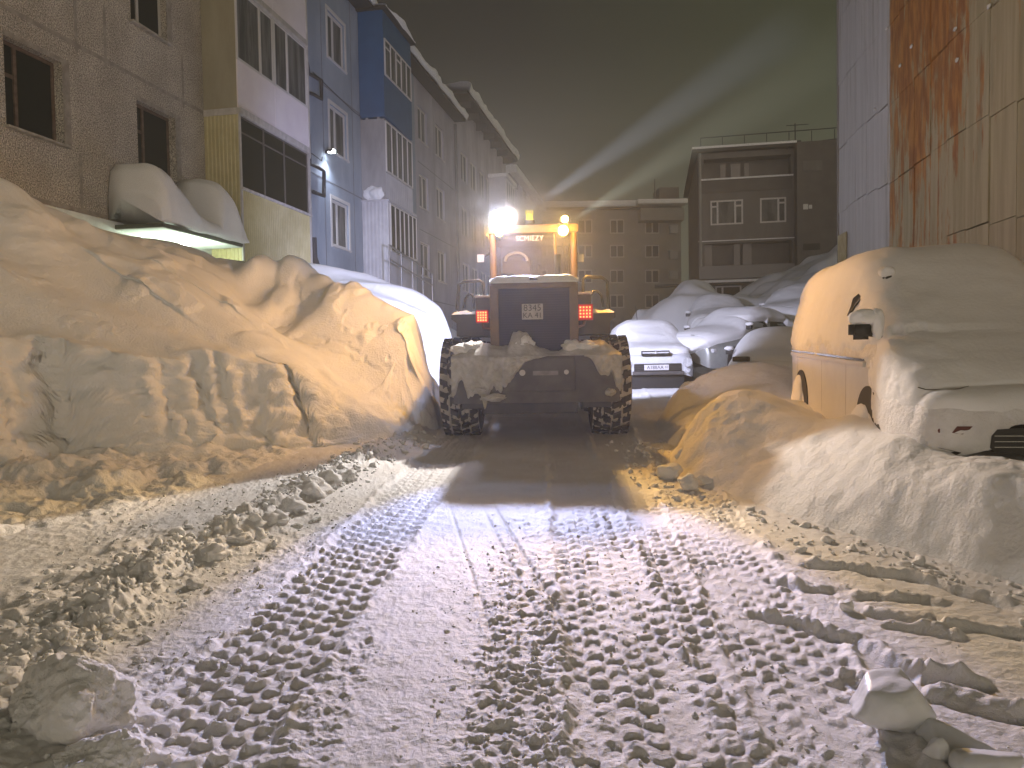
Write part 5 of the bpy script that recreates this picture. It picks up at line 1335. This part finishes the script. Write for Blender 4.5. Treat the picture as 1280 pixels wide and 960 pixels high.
for py in (545, 552, 559):
    pp_ = []
    for px in np.linspace(1243, 1352, 12):
        yq = gy
        for _ in range(3): x, z = vf(px, py, yq); yq = nose_y(x, z)-.043
        pp_.append((x, yq, z))
    q.tube(pp_, .006, 6)
q.build('grille_bar', mat('chrome bar', (.5,.5,.48), .25, .8), gr_)
# hood seam line
q = MB(); pp_ = []
for px, py in ((1147,484), (1158,487), (1175,487), (1198,486), (1212,483)):
    yq = .3
    for _ in range(8): x, z = vf(px, py, yq); yq = yq*.4+.6*(nose_y(x, z)-.003)
    pp_.append((x, yq, z))
q.tube(pp_, .004, 5); q.build('hood_gap', mat('shadowed gap', (.12,.10,.08), .9), VN)

# ---- white SUV
def place_car(name, px, py, D, yaw, label, group, dz=0.0):
    v = P(px, py, D); o = empty(name, (v.x, v.y, gzs(v.x, v.y)+dz), yaw, label, 'car', group); return o
white = mat('white car paint', (.62,.63,.65), .35, col2=(.55,.56,.58), nscale=4)
silver = mat('silver car paint', (.30,.31,.29), .35, .3, col2=(.22,.23,.22), nscale=3)
greyp = mat('grey car paint', (.20,.20,.20), .35, .3)
GC = 'parked cars under snow on the right'
SU = place_car('parked_car', 821, 440, 17.2, -math.radians(3), 'white off-roader with a snow-covered windscreen and readable front plate, right of the loader', GC, -.05)
C1 = Car(4.0, .86, [(-.3, .6), (0, .80), (.10, .90), (.9, 1.02), (1.05, 1.08), (1.75, 1.56), (2.0, 1.62), (3.7, 1.60), (4.0, 1.35), (4.3, 1.1)], 1.0, base=.30, taper=.82, n=5, front=.5, plan=.12)
b1 = C1.mesh('body', white, SU)
def c1off(x, Y, z, T):
    nn = fbm(x*3+9, Y*3, z*3, o=3, seed=421)
    m_ = np.maximum(sst(.55, .7, np.sin(T))*sst(.80, .86, z), sst(1.0, 1.08, z)*.8)
    return m_*(.07+.015*nn)-.015*(1-m_)
C1.mesh('snow_cover', snow_soft, SU, off=c1off)
def boxp(par, x0, x1, z0, z1, y0, y1, m, nm, bev=.01): q = MB(); q.box(x0, x1, y0, y1, z0, z1, bev); return q.build(nm, m, par)
gq = boxp(SU, -.36, .26, .80, .89, -.19, -.05, blk, 'upper_grille'); q = MB(); q.box(-.34, .24, -.20, -.191, .828, .858, .004); q.tube([(-.05, -.205, .818), (-.05, -.205, .868)], .03, 8); q.build('grille_bar', white, gq)
bg_ = boxp(SU, -.52, .52, .43, .60, -.135, -.04, blk, 'lower_grille'); q = MB()
for k in range(3): q.box(-.5, .5, -.143, -.136, .455+k*.04, .462+k*.04)
q.build('grille_bar', grysteel, bg_)
p_ = boxp(SU, -.30, .24, .455, .575, -.165, -.145, mat('white plate', (.62,.60,.62), .5), 'licence_plate', .004)
text('plate_number', 'A188AA', .105, ink, p_, Matrix.Translation((-.06, -.1665, .513)) @ Rx, .001); text('plate_number', '41', .08, ink, p_, Matrix.Translation((.19, -.1665, .52)) @ Rx, .001)
boxp(SU, -.56, .58, .35, .43, -.18, -.03, grysteel, 'bumper_bar', .02); boxp(SU, -.6, .6, .04, .345, -.08, .3, blk, 'skid_plate', .02)
for sg in (-1, 1):
    q = MB(); q.cyl((sg*.66, -.085, .62), (0, 1, 0), .10, .09, 24); hl_ = q.build('headlight', mat('frosted headlight', (.40,.41,.42), .3, col2=(.62,.62,.63), nscale=20), SU)
    q = MB(); q.cyl((sg*.66, -.10, .44), (0, 1, 0), .05, .12, 18); q.build('fog_lamp', bpy.data.materials['frosted headlight'], SU)
    q = MB(); q.box(sg*.88, sg*1.02, 1.18, 1.26, 1.04, 1.16, .02); mo = q.build('mirror', blk, SU); clod('snow_cap', mo, (sg*.95, 1.22, 1.17), (.09, .06, .04), 75, snow_soft, .1)
    for yw in (.75, 3.2): arch(C1, SU, yw, .36, .36, sg, out=.012); car_wheel(SU, sg*.78, yw, .34, .34, sg)
q = MB(); q.tube([(-.2, 2.0, 1.62), (-.22, 2.25, 2.05)], .008, 5); q.build('aerial', blk, SU)

# ---- other cars
SED = [(-.3, .5), (0, .68), (.10, .76), (1.0, .92), (1.15, .96), (1.85, 1.38), (2.1, 1.43), (3.1, 1.41), (3.75, 1.10), (4.2, 1.02), (4.4, .7), (4.6, .5)]
def sedan(name, px, py, D, yaw, label, paint, thick, seed, dz=0, windows=(), cover=0.0, tall=0.0):
    o = place_car(name, px, py, D, yaw, label, GC, dz); c = Car(4.4, .84, [(a, b+tall) for a, b in SED], .92+tall*.5, base=.20, taper=.78, n=4.5, front=.5, plan=.14)
    c.mesh('body', paint, o)
    def off(x, Y, z, T):
        nn = pn(x*1.3+seed, Y*1.3, z*1.3, seed)+.15*fbm(x*5, Y*5, z*5, 2, seed)
        m_ = np.maximum(sst(.5, .72, np.sin(T)), cover*sst(.35, .6, z))
        gl = np.zeros_like(z)
        for (y0_, y1_, z0_, z1_, sg) in windows: gl = np.maximum(gl, sst(y0_-.05, y0_+.02, Y)*sst(y1_+.05, y1_-.02, Y)*sst(z0_-.03, z0_+.02, z)*sst(z1_+.03, z1_-.02, z)*(np.sign(x) == sg))
        m_ = m_*(1-gl)
        return m_*(thick*(.45+.55*sst(.3, .9, np.sin(T)))+.25*thick*nn)-.015*(1-m_)
    c.mesh('snow_cover', snow_soft, o, off=off)
    for (y0_, y1_, z0_, z1_, sg) in windows: c.side_patch([(y0_, z0_), (y1_, z0_), (y1_-.05, z1_), (y0_+.12, z1_)], sg, 'side_window', carglass, o, out=.004, thick=.02)
    for sg in (-1, 1):
        for yw in (.8, 3.45): arch(c, o, yw, .34, .36, sg, out=.02); car_wheel(o, sg*.76, yw, .32, .32, sg, False)
        q = MB(); q.box(sg*.84, sg*.98, 1.2, 1.28, .95+tall, 1.06+tall, .02); mo = q.build('mirror', blk, o); clod('snow_cap', mo, (sg*.91, 1.24, 1.08+tall), (.10, .08, .05), seed, snow_soft, .12)
        q = MB(); q.box(sg*.78, sg*.45, .0, .12, .56, .66, .03); q.build('headlight', bpy.data.materials['frosted headlight'], o)
    q = MB(); q.box(-.3, .3, -.085, -.05, .50, .58, .01); q.build('grille', blk, o)
    return o, c
sedan('parked_car', 858, 440, 18.3, math.radians(-50), 'silver car with two dark side windows and an open wheel arch, right of the off-roader', silver, .15, 431, .15, windows=((1.55, 2.3, 1.17, 1.33, 1), (2.4, 3.2, 1.17, 1.33, 1)), tall=.16)
o_, c_ = sedan('parked_car', 962, 440, 15.2, math.radians(-22), 'car buried to a smooth shell with one dark nose slot, beside the minivan tail', greyp, .13, 433, -.12, cover=1.0)
v_ = o_.matrix_basis.inverted() @ P(925, 449, 14.95); q = MB(); q.box(v_.x-.16, v_.x+.16, -.36, -.1, v_.z-.05, v_.z+.05, .03); q.build('headlight_slot', blk, o_)
sedan('parked_car', 900, 420, 22.0, math.radians(-14), 'nearly buried car behind the silver one, a mirror stub beside its smooth windscreen', greyp, .24, 435, .45, cover=1.0, tall=.25)
sedan('parked_car', 978, 392, 21.5, math.radians(-34), 'buried car higher on the drift beside the cladded wall', greyp, .26, 437, .75, cover=1.0, tall=.15)
sedan('parked_car', 852, 395, 29, math.radians(-10), 'rounded snow-buried car furthest back, under the far block', greyp, .30, 439, .35, cover=1.0)
# =================================================================== loose snow
def boulder(loc, size, seed, label):
    bm = bmesh.new(); bmesh.ops.create_icosphere(bm, subdivisions=6, radius=1); co = np.array([v.co[:] for v in bm.verts]); fs = np.array([[v.index for v in f.verts] for f in bm.faces]); bm.free()
    rn = np.random.RandomState(seed); nrm = rn.normal(size=(12, 3)); nrm /= np.linalg.norm(nrm, axis=1)[:, None]; off = rn.uniform(.55, .9, 12)
    dt = co @ nrm.T; k = np.min(np.where(dt > 1e-3, off/np.maximum(dt, 1e-3), 9), axis=1); r_ = np.minimum(k, 1.05)
    r_ = r_*(1+.16*fbm(co[:, 0]*1.5+seed, co[:, 1]*1.5, co[:, 2]*1.5, 3, seed)+.05*np.clip(billow(co[:, 0]*4, co[:, 1]*4, co[:, 2]*4, 3, seed)-.5, 0, 2)+.018*fbm(co[:, 0]*14, co[:, 1]*14, co[:, 2]*14, 3, seed))
    co = co*r_[:, None]*np.array(size); o = npmesh('snow_boulder', co, fs, snow); o.location = loc; return tag(o, label, 'snow boulder')
boulder((-1.80, 2.98, .13), (.26, .24, .22), 31, 'big rounded snow boulder at the near left corner')
boulder((-1.50, 2.72, .06), (.15, .15, .12), 32, 'medium snow lump right of the big near left boulder')
def gat(px, py, dz=0): v = Gp(px, py); return (v.x, v.y, v.z+dz)
chunk('ice_block', gat(1112, 905, .085), .17, 21, 'broad pale icy block with a smooth face at the near right', 'ice block', m=ice, facet=True, rough=.10, rot=.3, sc=(1.25,.75,1.0), tilt=-.25, flat=.80)
chunk('ice_block', gat(1195, 935, .02), .16, 22, 'long grey-green slab of ice lying behind the broad icy block', 'ice block', m=ice, facet=True, rough=.08, rot=-.65, sc=(1.35,.5,.55))
chunk('ice_block', gat(1172, 952, .03), .065, 23, 'small upright ice shard between the slab and the frame edge', 'ice block', m=ice, facet=True, rough=.08, sc=(.8,.6,1.4))
chunk('ice_block', gat(1235, 965, .03), .10, 24, 'pale ice lump at the bottom right edge', 'ice block', m=ice, facet=True, rough=.08, sc=(1.3,.8,.9))
big = [(388,612,.17,'largest clod of the ridge beside the left wheel track'),(410,600,.13,'clod right of the largest ridge clod'),(362,632,.12,'clod left of the largest ridge clod'),(345,648,.10,'rounded clod on the ridge half way to the camera'),(318,655,.11,'split clod on the ridge'),(432,592,.10,'clod near the top end of the ridge'),(300,672,.09,'low clod on the near half of the ridge'),(268,690,.09,'flattened clod at the near end of the ridge')]
for k, (px, py, s_, lb) in enumerate(big): chunk('snow_clod', gat(px, py+10, s_*.45), s_, 30+k, lb, 'snow clod', 'clods along the ridge left of the wheel track', facet=(k % 2 == 0), rough=.4, rot=k)
rb_ = [(862,572,.19,'angular block at the foot of the orange-lit heap'),(838,590,.13,'smaller block left of the angular block'),(858,604,.12,'flat dark-sided block below the angular block'),(880,600,.09,'little block nearest the orange heap'),(1055,755,.05,'lone crumb standing on the furrowed snow')]
for k, (px, py, s_, lb) in enumerate(rb_): chunk('snow_clod', gat(px, py+6, s_*.45), s_, 50+k, lb, 'snow clod', 'clods at the foot of the right heap', facet=True, rough=.2, rot=k*1.3)
# crumbs: nobody could count them
rnd = np.random.RandomState(5)
VV, FFs = [], []; nb = 0
protos = [blob_mesh(1, 90+k, 2, .75, .8, k % 3 == 0) for k in range(14)]
fs0 = protos[0][1]
def crumb(x, y, z, s_):
    global nb
    co, fs = protos[rnd.randint(14)]; a = rnd.uniform(0, 6.28); c, s2 = math.cos(a), math.sin(a)
    R = np.array([[c, -s2, 0], [s2, c, 0], [0, 0, 1]]); b = rnd.uniform(-1.5, 1.5); cb_, sb2 = math.cos(b), math.sin(b); R = R @ np.array([[1, 0, 0], [0, cb_, -sb2], [0, sb2, cb_]])
    VV.append((co*s_*rnd.uniform(.7, 1.3, 3)) @ R.T+np.array([x, y, z])); FFs.append(fs+nb); nb += len(co)
def scatter(n, fx, lo, hi):
    pts = [fx() for _ in range(n)]; X_ = np.array([p_[0] for p_ in pts]); Y_ = np.array([p_[1] for p_ in pts])
    Zs = gz(X_, Y_)+road_detail(X_, Y_)
    for x, y, z in zip(X_, Y_, Zs): s_ = lo*(hi/lo)**(rnd.rand()**2.5); crumb(x, y, z+s_*.15, s_)
def fw():
    y = rnd.uniform(2.2, 10.5); wx = np.interp(y, [1.5, 2.6, 4.9, 6.0, 7.8, 9.6, 10.6], [-2.1, -2.2, -2.35, -2.15, -1.95, -1.65, -1.35]); return wx+rnd.normal(0, .22), y
scatter(1600, fw, .008, .045)
def fl():
    y = 2+6*rnd.rand()**1.3; return rnd.uniform(-3.4, -1.3)*(.5+y/12), y
scatter(700, fl, .006, .022)
def fc():
    y = 2.2+3.2*rnd.rand()**1.2; return rnd.uniform(-.4, 1.3), y
scatter(600, fc, .004, .014)
def fr():
    y = rnd.uniform(2.3, 10); b = np.interp(y, RY, RX); return b+rnd.normal(-.15, .22), y
scatter(500, fr, .008, .04)
def fa():
    y = 2.2+6*rnd.rand(); return rnd.uniform(-2, 2.6)*(.4+y/8), y
scatter(500, fa, .004, .012)
V_all = np.concatenate(VV); F_all = np.concatenate(FFs)
tag(npmesh('snow_crumbs', V_all, F_all, snow, smooth=True), 'loose crumbs of snow thrown about the ploughed lane', None, kind='stuff')

# =================================================================== steam and haze
q = MB(); q.box(-52, 52, -6.5, 95, -1.3, 30); hz = q.build('haze', bpy.data.materials.new('haze'), None)
m = hz.data.materials[0]; m.use_nodes = True; t = m.node_tree; t.nodes.clear()
o_ = t.nodes.new('ShaderNodeOutputMaterial'); pv = t.nodes.new('ShaderNodeVolumePrincipled'); t.links.new(pv.outputs[0], o_.inputs['Volume'])
pv.inputs['Color'].default_value = (.86, .87, .88, 1); pv.inputs['Density'].default_value = HAZE; pv.inputs['Anisotropy'].default_value = .35
tag(hz, 'frosty night haze lit by the loader lamps', None, kind='stuff')
bm = bmesh.new(); bmesh.ops.create_icosphere(bm, subdivisions=3, radius=1)
q = MB(); q.bm(bm); st_ = q.build('steam', bpy.data.materials.new('steam'), None)
sc_ = P(648, 278, 11.9); st_.location = sc_; st_.scale = (1.5, .95, .85)  # steam gathered round the lamps to give them a halo
m = st_.data.materials[0]; m.use_nodes = True; t = m.node_tree; t.nodes.clear()
o_ = t.nodes.new('ShaderNodeOutputMaterial'); pv = t.nodes.new('ShaderNodeVolumePrincipled'); t.links.new(pv.outputs[0], o_.inputs['Volume'])
c_ = t.nodes.new('ShaderNodeTexCoord'); ln = t.nodes.new('ShaderNodeVectorMath'); ln.operation = 'LENGTH'; t.links.new(c_.outputs['Object'], ln.inputs[0])
mr = t.nodes.new('ShaderNodeMapRange'); mr.interpolation_type = 'SMOOTHSTEP'; mr.inputs[1].default_value = .98; mr.inputs[2].default_value = .1; t.links.new(ln.outputs['Value'], mr.inputs[0])
nn_ = t.nodes.new('ShaderNodeTexNoise'); nn_.inputs['Scale'].default_value = 2.6; nn_.inputs['Detail'].default_value = 3; t.links.new(c_.outputs['Object'], nn_.inputs['Vector'])
m2 = t.nodes.new('ShaderNodeMapRange'); m2.inputs[1].default_value = .35; m2.inputs[2].default_value = .7; m2.inputs[4].default_value = STEAM; t.links.new(nn_.outputs['Fac'], m2.inputs[0])
mu = t.nodes.new('ShaderNodeMath'); mu.operation = 'MULTIPLY'; t.links.new(mr.outputs[0], mu.inputs[0]); t.links.new(m2.outputs[0], mu.inputs[1]); t.links.new(mu.outputs[0], pv.inputs['Density'])
pv.inputs['Color'].default_value = (.93, .92, .92, 1); pv.inputs['Anisotropy'].default_value = .7
tag(st_, 'exhaust steam round the loader cab, thickened about the lamps for their glow', None, kind='stuff')
